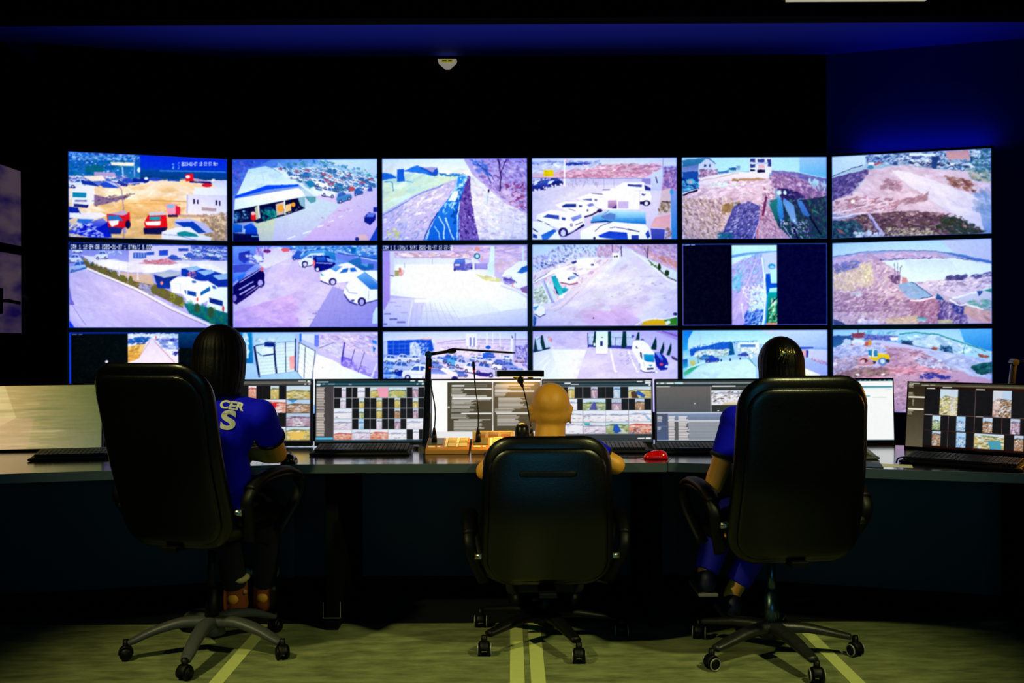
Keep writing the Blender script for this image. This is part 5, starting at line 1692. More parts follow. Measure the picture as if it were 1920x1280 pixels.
# ---------------------------------------------------------------- room shell
def floor_mat():
    m = bpy.data.materials.new('vinyl_floor'); m.use_nodes = True; nt = m.node_tree; b = nt.nodes['Principled BSDF']; L = nt.links.new
    tc = nt.nodes.new('ShaderNodeTexCoord'); sx = nt.nodes.new('ShaderNodeSeparateXYZ'); L(tc.outputs['Object'], sx.inputs[0])
    mp = nt.nodes.new('ShaderNodeMapping'); mp.inputs['Scale'].default_value = (1, 3.2, 1); L(tc.outputs['Object'], mp.inputs[0])
    nz = nt.nodes.new('ShaderNodeTexNoise'); nz.inputs['Scale'].default_value = 5; nz.inputs['Detail'].default_value = 9; nz.inputs['Roughness'].default_value = .7; L(mp.outputs[0], nz.inputs['Vector'])
    cr = nt.nodes.new('ShaderNodeValToRGB'); cr.color_ramp.elements[0].position = .36; cr.color_ramp.elements[1].position = .66
    cr.color_ramp.elements[0].color = lin('525a3c'); cr.color_ramp.elements[1].color = lin('848c60'); L(nz.outputs['Fac'], cr.inputs[0])
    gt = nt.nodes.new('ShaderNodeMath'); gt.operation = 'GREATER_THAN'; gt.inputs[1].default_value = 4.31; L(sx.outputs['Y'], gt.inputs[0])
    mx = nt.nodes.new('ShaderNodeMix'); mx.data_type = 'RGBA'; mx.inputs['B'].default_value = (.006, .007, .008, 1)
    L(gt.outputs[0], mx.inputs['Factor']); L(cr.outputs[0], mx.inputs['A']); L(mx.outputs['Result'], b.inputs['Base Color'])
    b.inputs['Roughness'].default_value = .6; b.inputs['Specular IOR Level'].default_value = .2
    bp = nt.nodes.new('ShaderNodeBump'); bp.inputs['Strength'].default_value = .15; L(nz.outputs['Fac'], bp.inputs['Height']); L(bp.outputs[0], b.inputs['Normal'])
    return m
def slab(name, lo, hi, m, label=None):
    bm = bmesh.new(); box(bm, [(a+b)/2 for a, b in zip(lo, hi)], [b-a for a, b in zip(lo, hi)]); return struct(from_bm(name, bm, m), label)
XL, XR, YB, YF, ZC = -4.0, 4.7, 8.25, -2.6, 3.92
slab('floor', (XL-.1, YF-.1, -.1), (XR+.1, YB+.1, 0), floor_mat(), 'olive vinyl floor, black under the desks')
M_WALL = mat('black_wall_paint', '020203', .9, 0, .1, 20, spec=.05)
slab('wall_back', (XL-.1, YB, 0), (XR+.1, YB+.1, 4.6), M_WALL); slab('wall_left', (XL-.1, YF, 0), (XL, YB, 4.6), M_WALL)
slab('wall_right', (XR, YF, 0), (XR+.1, YB, 4.6), M_WALL); slab('wall_front', (XL-.1, YF-.1, 0), (XR+.1, YF, 4.6), M_WALL)
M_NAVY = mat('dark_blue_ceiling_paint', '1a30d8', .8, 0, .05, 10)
BZ = 1.27 + 527*8.05/F
slab('ceiling', (XL, YF, ZC+.25), (XR, 7.0, ZC+.3), M_WALL)
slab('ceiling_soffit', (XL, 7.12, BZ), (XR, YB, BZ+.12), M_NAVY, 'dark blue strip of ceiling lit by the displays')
slab('ceiling_beam', (XL, 6.98, BZ-.005), (XR, 7.12, ZC+.3), M_BLACK)
# panelling behind the displays
def prism(name, pts, z0, z1, m):
    bm = bmesh.new(); a = [bm.verts.new((x, y, z0)) for x, y in pts]; b = [bm.verts.new((x, y, z1)) for x, y in pts]; n = len(pts)
    bm.faces.new(a[::-1]); bm.faces.new(b)
    for i in range(n): bm.faces.new((a[i], a[(i+1) % n], b[(i+1) % n], b[i]))
    return struct(from_bm(name, bm, m))
hxl, hxr = tvx[0]-TVW/2-.006, tvx[3]+TVW/2+.006
M_WPANEL = mat('wall_paint_with_blue_glow', '180e80', .75, 0, .05, 10)  # blue glow of the displays on this wall, put into its colour
prism('wall_panel', [(hxl, 7.92), (hxr, 7.92), (hxr, 8.24), (hxl, 8.24)], 0, BZ-.002, M_WALL)
ca, sa = math.cos(R(15.5)), math.sin(R(15.5))
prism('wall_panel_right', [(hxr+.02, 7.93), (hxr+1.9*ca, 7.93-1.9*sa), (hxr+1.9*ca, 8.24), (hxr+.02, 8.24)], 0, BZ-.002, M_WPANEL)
prism('wall_panel_left', [(hxl-.02, 7.93), (hxl-1.5*ca, 7.93-1.5*sa), (hxl-1.5*ca, 8.24), (hxl-.02, 8.24)], 0, BZ-.002, M_WALL)
# floor tapes
for x, y0, w, lb in ((-1.11, 1.5, .055, 'pale floor stripe under left chair'), (.014, 1.5, .055, 'left one of two close pale floor stripes under middle chair'),
                  (.093, 1.5, .055, 'right one of two close pale floor stripes under middle chair'), (1.275, 1.5, .055, 'pale floor stripe beside right chair')):
    bm = bmesh.new(); box(bm, (x, (y0+4.3)/2, .0012), (w, 4.3-y0, .002)); tag(from_bm('floor_tape', bm, mat('pale_floor_tape', 'b8c078', .6, 0, .2, 30, vary=.12)), lb, 'floor stripe', 'floor stripes')
# glazed door at the far left
def door_mat():
    m = bpy.data.materials.new('reflection_glow_glass'); m.use_nodes = True; nt = m.node_tree; b = nt.nodes['Principled BSDF']; L = nt.links.new  # reflection of the displays in the panes, painted as a purple emission
    tc = nt.nodes.new('ShaderNodeTexCoord'); mp = nt.nodes.new('ShaderNodeMapping'); mp.inputs['Scale'].default_value = (.8, .8, 2.2); L(tc.outputs['Object'], mp.inputs[0])
    nz = nt.nodes.new('ShaderNodeTexNoise'); nz.inputs['Scale'].default_value = 2.2; nz.inputs['Detail'].default_value = 3; L(mp.outputs[0], nz.inputs['Vector'])
    cr = nt.nodes.new('ShaderNodeValToRGB'); e = cr.color_ramp.elements; e[0].position = .38; e[0].color = lin('24186a'); e[1].position = .62; e[1].color = lin('7a6478'); L(nz.outputs['Fac'], cr.inputs[0])
    L(cr.outputs[0], b.inputs['Emission Color']); b.inputs['Emission Strength'].default_value = .3; b.inputs['Base Color'].default_value = (.01, .01, .02, 1); b.inputs['Roughness'].default_value = .15
    return m
d = struct(empty('door_1', (XL, 0, 0)), 'glazed double door on the left wall')
bm = bmesh.new()
for y in (6.68, 7.20, 7.24, 7.76): box(bm, (.03, y, 1.35), (.05, .05, 2.7))
for z in (.06, 1.32, 2.02, 2.7): box(bm, (.03, 7.22, z), (.045, 1.12, .07))
from_bm('door_frame', bm, M_BLACK, d)
bm = bmesh.new()
for y in (6.94, 7.5):
    for z0, z1 in ((1.35, 1.99), (2.05, 2.67)): box(bm, (.02, y, (z0+z1)/2), (.01, .49, z1-z0))
from_bm('glass_pane', bm, door_mat(), d)
bm = bmesh.new(); box(bm, (.07, 7.3, 1.6), (.03, .1, .2), bev=.008); sweep(bm, [(.08, 7.3, 1.6), (.13, 7.34, 1.6), (.13, 7.5, 1.59)], .014, n=8)
sweep(bm, [(.06, 7.7, 1.66), (.1, 7.7, 1.64), (.1, 7.7, 1.5), (.06, 7.7, 1.48)], .014, n=8)
from_bm('door_handle', bm, M_SCUFF, d)
# little sensor on the wall edge, bolts
s = PX(839, 113, 7.9); t = empty('wall_sensor', (s.x, 7.88, s.z-.004)); tag(t, 'small white and yellow wedge sensor above the display wall', 'sensor')
bm = bmesh.new(); pr = [(-.076, 0), (.076, 0), (.07, -.02), (.018, -.068), (-.018, -.068), (-.07, -.02)]
a = [bm.verts.new((x, -.03, z)) for x, z in pr]; b = [bm.verts.new((x*1.05, .05, z)) for x, z in pr]; bm.faces.new(a); bm.faces.new(b[::-1])
for i in range(6): bm.faces.new((a[i], b[i], b[(i+1) % 6], a[(i+1) % 6]))
from_bm('housing', bm, mat('glowing_sensor_white', 'b8b0a0', .5, emit='b8b0a0', es=.45), t)  # emission added to brighten the unlit housing; it is no lamp
bm = bmesh.new(); box(bm, (0, -.033, -.018), (.1, .006, .026), bev=.002); from_bm('window', bm, mat('glowing_sensor_yellow', '8c8a20', .4, emit='a09a20', es=.6), t)  # same added glow in the yellow window
bm = bmesh.new(); box(bm, (-.022, -.0375, -.018), (.036, .003, .01)); box(bm, (.024, -.0375, -.018), (.03, .003, .01)); from_bm('lens', bm, M_BLACK, t)
for px in (652, 995, 1338):
    t = empty('mounting_plate', tuple(PX(px, 233, 7.9))); t.location.y = 7.91
    tag(t, {652: 'leftmost four-bolt plate above the displays', 995: 'middle four-bolt plate above the displays', 1338: 'rightmost four-bolt plate above the displays'}[px], 'mounting plate', 'bolt plates above the display wall')
    bm = bmesh.new(); box(bm, (0, .004, 0), (.2, .012, .1), bev=.002); from_bm('plate', bm, M_BLACK, t)
    for x, z in ((-.07, .028), (.07, .028), (-.07, -.028), (.07, -.028)):
        bm = bmesh.new(); cyl(bm, (x, .0, z), (x, -.012, z), .011, n=8); from_bm('bolt', bm, mat('bolt_grey', '38383a', .4, .8), t)
# hanging light, only its lower edge in view
t = empty('ceiling_light', (1.86+.12, 5.45, 0)); tag(t, 'slim ceiling light bar at the top edge', 'light')
zb = 1.27+638.3*5.45/F
bm = bmesh.new(); box(bm, (0, 0, zb+.04), (.84, .1, .06), bev=.004); from_bm('frame', bm, M_BLACK, t)
bm = bmesh.new(); box(bm, (0, 0, zb+.005), (.8, .07, .012)); from_bm('diffuser', bm, mat('diffuser', 'd8d0b0', .6, emit='c8c0a0', es=.6), t)
for x in (-.35, .35):
    bm = bmesh.new(); cyl(bm, (x, 0, zb+.06), (x, 0, 4.17), .004, n=6); from_bm('cord', bm, M_BLACK, t)
# ---------------------------------------------------------------- desks
def desk(name, label, p0, ang, length, flip, legs, spread=(0, 0)):
    """a worktop whose front edge runs from p0 at ang; local x along the edge, y to the back"""
    t = empty(name, (p0[0], p0[1], 0), ang); tag(t, label, 'desk', 'sections of the long operator desk')
    x0, x1 = (0, length) if not flip else (-length, 0)
    kl, kr = spread; bm = bmesh.new(); pts = [(x0+.001, .002), (x1-.001, .002), (x1-.001+kr, .948), (x0+.001-kl, .948)]
    a = [bm.verts.new((x, y, .717)) for x, y in pts]; b = [bm.verts.new((x, y, .75)) for x, y in pts]; bm.faces.new(a[::-1]); bm.faces.new(b)
    for i in range(4): bm.faces.new((a[i], a[(i+1) % 4], b[(i+1) % 4], b[i]))
    from_bm('desktop', bm, M_DESK, t)
    bm = bmesh.new(); box(bm, ((x0+x1)/2, -.001, .731), (x1-x0-.002, .006, .0385), bev=.001); from_bm('edge_band', bm, M_DESKEDGE, t)
    bm = bmesh.new(); box(bm, ((x0+x1+(kr-kl)*.86)/2, .84, .39), (x1-x0+.09+(kl+kr)*.86, .02, .64)); from_bm('modesty_panel', bm, M_PANEL, t)
    bm = bmesh.new(); box(bm, ((x0+x1+(kr-kl)*.86)/2, .85, .035), (x1-x0+.09+(kl+kr)*.86, .02, .07)); from_bm('dark_filler_board', bm, M_BLACK, t)  # black board added where only darkness shows below the panel
    for x in legs:
        bm = bmesh.new(); box(bm, (x, .5, .36), (.055, .72, .712), bev=.002); from_bm('leg_panel', bm, M_BLACK, t)
    return t
dc = desk('operator_desk', 'middle section of black operator desk, before the bald man', (-.97, 4.07), 0, 1.628, False, (.172, 1.6), (.235, .285))
dr = desk('operator_desk', 'right section of black operator desk, before the right chair', (.662, 4.08), R(-16.2), 2.1, False, (2.06,))
dl = desk('operator_desk', 'left section of black operator desk, before the left chair', (-.974, 4.06), R(13), 1.8, True, (-1.76,))
bm = bmesh.new()
for x in (-.038, .038): box(bm, (.17+x, .14, .09), (.003, .003, .07))
box(bm, (.17, .14, .055), (.079, .003, .003)); from_bm('foot_bracket', bm, M_CHROME, dc)
def ondesk(px, Y, z=.75): return Vector(((px-960)*Y/F, Y, z))
# drawer pedestal under the right desk
t = empty('drawer_pedestal', (2.33, 3.86, 0), R(-16)); tag(t, 'black drawer pedestal under the right desk section', 'drawers')
bm = bmesh.new(); box(bm, (0, .3, .33), (.42, .56, .62), bev=.004); from_bm('body', bm, M_BLACK, t)
for k in range(3):
    bm = bmesh.new(); box(bm, (0, .012, .13+k*.2), (.4, .02, .19), bev=.003); dd = from_bm('drawer', bm, M_PLASTIC, t)
    bm = bmesh.new(); box(bm, (-.1, -.012, .13+k*.2), (.02 if k == 1 else .012, .02, .09 if k == 1 else .03), bev=.002); from_bm('drawer_handle', bm, M_CHROME, dd)
# ---------------------------------------------------------------- monitors
MW, MH = .542, .305
def text_mesh(s, size, ext=.0004, bold=.018):
    c = bpy.data.curves.new('t', 'FONT'); c.body = s; c.size = size; c.align_x = 'CENTER'; c.align_y = 'CENTER'; c.extrude = ext; c.offset = size*bold
    o = bpy.data.objects.new('t', c); COL.objects.link(o); me = bpy.data.meshes.new_from_object(o.evaluated_get(bpy.context.evaluated_depsgraph_get()))
    bpy.data.objects.remove(o); return me
def monitor(key, label, x, y, rz, ztop=1.098, tilt=R(3)):
    t = empty('desk_monitor', (x, y, .75), rz); tag(t, label, 'monitor', 'monitors on the operator desk')
    z0 = ztop-.75-.008-MH; RX = Matrix.Translation((0, 0, z0)) @ Matrix.Rotation(-tilt, 4, 'X') @ Matrix.Translation((0, 0, -z0))
    def put(o): o.data.transform(RX); return o
    bm = bmesh.new(); box(bm, (0, .022, z0+MH/2-.006), (MW+.008, .036, MH+.028), bev=.006); box(bm, (0, .05, z0+MH*.45), (MW*.5, .04, MH*.5), bev=.012)
    h = put(from_bm('housing', bm, M_BEZ, t))
    bm = bmesh.new(); e = .004
    for c, s in (((-MW/2-e/2, .0, z0+MH/2-.006), (e, .01, MH+.028)), ((MW/2+e/2, .0, z0+MH/2-.006), (e, .01, MH+.028)), ((0, .0, z0+MH+e/2), (MW, .01, e)), ((0, .0, z0-.01), (MW, .01, .02))): box(bm, c, s)
    put(from_bm('bezel', bm, M_BEZ, t))
    s = put(screen_mesh('screen', key, MW, MH, t, gr=.35, y=-.001, z0=z0))
    me = text_mesh('DELL', .011); me.transform(Matrix.Translation((0, -.006, z0-.0105)) @ Matrix.Rotation(R(90), 4, 'X')); put(new_obj('logo', me, mat('logo_silver', '9aa0a4', .4, .6), t))
    bm = bmesh.new(); sweep(bm, [(0, .06, .008), (0, .085, .1), (0, .075, z0+.2)], .028, .012, 12, up=(0, 1, 0), sq=4); from_bm('stand', bm, M_BEZ, t)
    bm = bmesh.new(); box(bm, (0, .07, .006), (.24, .17, .012), bev=.005); from_bm('base', bm, M_BEZ, t)
    return t
MY = 4.74
monitor('m0', 'desk monitor with painted yellow-green lamp glare, far left', (85-960)*4.66/F, 4.62, R(12), 1.075)
for k, px, zt, lb in (('m1', 480, 1.0885, 'desk monitor with camera grid beside blue-shirted woman'), ('m2', 693, 1.0885, 'desk monitor with five rows of small camera pictures'),
                  ('m3', 911, 1.086, 'desk monitor with two dark document pages'), ('m4', 1120, 1.083, "desk monitor with camera grid beside bald man's head"),
                  ('m5', 1333, 1.081, 'desk monitor with grey panel above a blue table'), ('m6', 1573, 1.081, 'desk monitor with blank white page beside right chair')):
    monitor(k, lb, (px-960)*MY/F, MY, 0, zt)
monitor('m7', 'angled desk monitor with brown camera grid, far right', 2.085, 4.39, R(-41), 1.075, R(9))
# ---------------------------------------------------------------- keyboards and mice
def keyboard(label, x, y, rz, kb=M_KEYS, body=M_PLASTIC, L=.45, z=.75):
    t = empty('keyboard', (x, y, z), rz); tag(t, label, 'keyboard', 'keyboards on the desk')
    T = Matrix.Rotation(R(6), 4, 'X')
    bm = bmesh.new(); box(bm, (0, .085, .014), (L, .165, .018), T, bev=.006); box(bm, (0, .004, .007), (L+.01, .03, .012), bev=.005); from_bm('body', bm, body, t)
    bm = bmesh.new(); nx = int(L/.0195)-1
    for r in range(6):
        for k in range(nx):
            if r == 0 and 4 < k < 10: continue
            box(bm, (-L/2+.022+k*.0195, .03+r*.0215, .0235+r*.0023), (.0165, .0175, .009), T, bev=.0015)
        if r == 0: box(bm, (-L/2+.022+7*.0195, .03, .0235), (.094, .0175, .009), T, bev=.0015)
    from_bm('keys', bm, kb, t)
    bm = bmesh.new(); sweep(bm, spline([(0, .165, .02), (.02, .22, .006), (-.02, .33, .004)]), .002, n=6); from_bm('cable', bm, M_PLASTIC, t)
    return t
keyboard('black keyboard before monitor with five picture rows', (672-960)*4.36/F, 4.38, 0, L=.45)
keyboard('black keyboard between bald man and red mouse', (1125-960)*4.44/F, 4.42, 0, L=.46)
keyboard('black keyboard behind red mouse, before monitor with blue table', (1320-960)*4.38/F, 4.37, R(-2), L=.45)
keyboard('pale grey keyboard beside right chair', 1.37, 4.17, R(-6), M_GREYKB, mat('pale_keyboard_body', '6a6a64', .5), L=.44)
keyboard('long black keyboard before angled monitor, far right', 1.815, 3.885, R(-40), L=.46)
keyboard('black keyboard on left desk section, before yellow-green monitor', -1.93, 4.26, R(12), L=.42)
def mouse(label, x, y, rz, m, z=.75, sc=1):
    t = empty('computer_mouse', (x, y, z), rz); t.scale = (sc,)*3; tag(t, label, 'mouse', 'computer mice')
    bm = bmesh.new(); pillow(bm, .031, .055, .026, .0, .036, 12, 2.4); 
    bmesh.ops.transform(bm, matrix=Matrix.Rotation(R(-90), 4, 'X'), verts=bm.verts)
    for v in bm.verts: v.co.z = abs(v.co.z)*(1-.25*(v.co.y/.055)) + .001
    from_bm('shell', bm, m, t, True)
    bm = bmesh.new(); box(bm, (0, 0, .002), (.05, .09, .004), bev=.001); from_bm('base', bm, M_PLASTIC, t)
    bm = bmesh.new(); cyl(bm, (-.004, .03, .028), (.004, .03, .028), .009, n=14); from_bm('scroll_wheel', bm, M_PLASTIC, t)
    bm = bmesh.new(); sweep(bm, spline([(0, .052, .006), (.01, .09, .003), (0, .16, .003)]), .0018, n=6); from_bm('cable', bm, M_PLASTIC, t)
mouse('black mouse on desk edge beside woman in printed shirt', (541-960)*4.14/F, 4.14, R(3), mat('glossy_black', '030303', .12, coat=.5), sc=1.05)
mouse('red mouse on desk beside middle chair', (1228-960)*4.22/F, 4.215, R(80), M_RED)
bm = bmesh.new(); box(bm, (0, 0, .002), (.2, .16, .004), bev=.001); o = from_bm('mouse_pad', bm, M_BLUE); o.location = (1.43, 3.975, .75); o.rotation_euler.z = R(-16); tag(o, 'blue mouse pad on desk beside right chair', 'mouse pad')
mouse('black mouse on blue pad beside right chair', 1.435, 3.975, R(-16), M_PLASTIC, .7545)
bm = bmesh.new(); box(bm, (0, 0, .0006), (.12, .09, .001)); o = from_bm('paper_sheet', bm, M_WHITE); o.location = (1.585, 3.94, .75); o.rotation_euler.z = R(-20); tag(o, 'small white paper on desk before far right keyboard', 'paper')
bm = bmesh.new(); sweep(bm, spline([(0, 0, .006), (.02, .03, .02), (.03, -.01, .03), (.045, .03, .018), (.06, -.01, .008), (.09, .06, .004)]), .0035, n=8); o = from_bm('coiled_cable', bm, M_PLASTIC, None, True); o.location = (1.6, 3.98, .752); tag(o, 'short kinked dark cable on the white paper', 'cable')
# ---------------------------------------------------------------- paging consoles with gooseneck microphones
def console(label, x, y, mic, micx, tip):
    t = empty('paging_console', (x, y, .75)); tag(t, label, 'microphone console', 'paging consoles')
    w, dd = .2, .17; bm = bmesh.new()
    pr = [(0, 0), (dd, 0), (dd, .06), (.012, .026), (0, .02)]
    a = [bm.verts.new((-w/2, p, q)) for p, q in pr]; b = [bm.verts.new((w/2, p, q)) for p, q in pr]; bm.faces.new(a[::-1]); bm.faces.new(b)
    for i in range(5): bm.faces.new((a[i], a[(i+1) % 5], b[(i+1) % 5], b[i]))
    bmesh.ops.bevel(bm, geom=bm.edges[:], offset=.002, segments=1, affect='EDGES')
    from_bm('body', bm, M_BEIGE, t)
    S = Matrix.Translation((0, .012, .0268)) @ Matrix.Rotation(math.atan2(.034, dd-.012), 4, 'X')
    def strip(nm, lst, m, th=.002):
        bm = bmesh.new()
        for cx, cy, sx, sy in lst: box(bm, (cx, cy, th/2), (sx, sy, th))
        bmesh.ops.transform(bm, matrix=S, verts=bm.verts); return from_bm(nm, bm, m, t)
    strip('label_strip', [(-.008, .085, .012, .13), (.046, .085, .012, .13), (-.073, .022, .03, .02), (-.04, .022, .014, .02)], M_WHITE)
    strip('button', [(.02+dx, .03+k*.022, .036, .014) for k in range(6) for dx in (0, .053)], M_BTN, .005)
    strip('metal_plate', [(-.058, .1, .07, .1)], mat('brushed_plate', '6a6c58', .4, .5))
    m = empty('gooseneck_mic', (0, 0, 0)) if 0 else None
    bm = bmesh.new(); b0 = (micx, .1, .045)
    cyl(bm, (micx, .1, .045), (micx, .1, .085), .014, .011, 12); cyl(bm, (micx, .1, .085), (micx, .1, .115), .011, .005, 12); mb = from_bm('microphone_base', bm, M_PLASTIC, t, True)
    bm = bmesh.new(); sweep(bm, spline([(micx, .1, .1)] + mic), .0032, n=8); gn = from_bm('gooseneck', bm, M_PLASTIC, t, True)
    e, q = Vector(mic[-1]), Vector(mic[-2]); dv = (e-q).normalized()
    bm = bmesh.new()
    if tip == 'ball': ball(bm, e, (.016, .016, .018)); cyl(bm, e-dv*.035, e, .006, .013, 12)
    else: cyl(bm, e-dv*.002, e+dv*.04, .0065, .0065, 12)
    hd = from_bm('microphone_head', bm, M_PLASTIC, t, True)
    if tip != 'ball':
        bm = bmesh.new(); cyl(bm, e-dv*.006, e-dv*.001, .0068, n=12); rg = from_bm('light_ring', bm, mat('red_ring', 'c01810', .4, emit='d02010', es=.8), t)
    return t
cy = 4.41
console('tan paging console with tall microphone, beside five-row monitor', (838-960)*4.45/F, cy, [(-.062, .11, .2), (-.085, .13, .33), (-.086, .14, .4)], -.066, 'bar')
t2 = console('tan paging console with microphone and upright label card', (923-960)*4.45/F, cy, [(-.07, .12, .2), (-.083, .13, .3), (-.09, .14, .385)], -.07, 'bar')
bm = bmesh.new(); box(bm, (.0, .176, .0605), (.2, .006, .06), bev=.001); cp = from_bm('label_card', bm, mat('cream_card', 'd8c8a0', .6), t2)
bm = bmesh.new()
for k in range(3): box(bm, (-.06+k*.06, .1722, .066), (.045, .001, .02)); box(bm, (-.06+k*.06, .1722, .082), (.05, .001, .004))
from_bm('card_print', bm, mat('tan_print', 'a88050', .6), cp)
console('tan paging console with foam-tipped microphone, behind bald man', (1012-960)*4.45/F, cy, [(-.055, .13, .2), (-.075, .13, .29), (-.09, .13, .335)], -.04, 'ball')
t = empty('desktop_speaker', (.045, 4.385, .75)); tag(t, "dark rounded speaker beside bald man's left ear", 'speaker')
bm = bmesh.new(); sweep(bm, [(0, 0, 0), (0, 0, .1), (0, 0, .125), (0, 0, .14), (0, 0, .146)], [.036, .036, .033, .022, .004], n=24); from_bm('body', bm, mat('bronze_black', '14100a', .3, .3), t, True)
bm = bmesh.new(); cyl(bm, (0, 0, 0), (0, 0, .008), .04, n=24); from_bm('base', bm, M_PLASTIC, t)
# ---------------------------------------------------------------- desk lamps
M_LAMP = mat('lamp_black', '08080a', .3, .2, coat=.3)
def lamp(label, loc, rz, ptop, arm_end, h0, h1, hw, lit, post0=(0, 0), thick=.016):
    t = empty('desk_lamp', loc, rz); tag(t, label, 'lamp', 'desk lamps')
    bm = bmesh.new(); cyl(bm, (post0[0], post0[1], 0), (post0[0], post0[1], .016), .075, .07, 28); from_bm('base', bm, M_LAMP, t)
    bm = bmesh.new(); sweep(bm, [(post0[0], post0[1], .01), ptop], [.02, .013], [.014, .011], 12, up=(0, 1, 0), sq=4); from_bm('post', bm, M_LAMP, t)
    p = Vector(ptop); bm = bmesh.new(); cyl(bm, p+Vector((0, -.02, 0)), p+Vector((0, .02, 0)), .017, n=18); from_bm('joint', bm, M_LAMP, t)
    bm = bmesh.new(); sweep(bm, [ptop, arm_end], .008, n=10); ball(bm, arm_end, (.026, .02, .013)); from_bm('arm', bm, M_LAMP, t, True)
    a, b = Vector(h0), Vector(h1); dv = b-a; L = dv.length; M = Matrix.Translation((a+b)/2) @ Matrix.Rotation(math.atan2(dv.y, dv.x), 4, 'Z') @ Matrix.Rotation(-math.atan2(dv.z, math.hypot(dv.x, dv.y)), 4, 'Y')
    bm = bmesh.new(); box(bm, (0, 0, 0), (L, hw, thick), bev=.003); bmesh.ops.transform(bm, matrix=M, verts=bm.verts); from_bm('lamp_head', bm, M_LAMP, t)
    bm = bmesh.new(); box(bm, (0, 0, -thick/2-.0004), (L*.86, hw*.5, .001)); bmesh.ops.transform(bm, matrix=M, verts=bm.verts)
    from_bm('led_strip', bm, mat('warm_led', 'ffffff', .5, emit='ffb040', es=8) if lit else mat('dark_led', '1a1a18', .4), t)
    return t
pj = PX(804, 664, 4.63); pe = PX(846, 658, 4.63); h0 = PX(850, 654, 4.63); h1 = PX(963, 661, 4.5)
o = Vector((-.41, 4.66, .75))
lamp('black desk lamp with long thin head, rising beside five-row monitor', tuple(o), 0, tuple(pj-o), tuple(pe-o), tuple(h0-o), tuple(h1-o), .045, False, (-.012, 0), .009)
o = Vector((.03, 4.86, .75)); h0 = PX(930, 700, 4.56); h1 = PX(1018, 700, 4.6)
lamp("lit black desk lamp above paging consoles, beside bald man's head", tuple(o), 0, (0, -.02, .34), (.0, -.21, .345), tuple(h0-o), tuple(h1-o), .06, True, thick=.03)
o = Vector((2.44, 4.72, .75)); j = PX(1901, 679, 4.72)
lamp('desk lamp with pale joint behind angled monitor, far right edge', tuple(o), R(0), tuple(j-o), tuple(j-o+Vector((.16, 0, .012))), tuple(j-o+Vector((.12, 0, .01))), tuple(j-o+Vector((.45, -.05, .0))), .045, True)
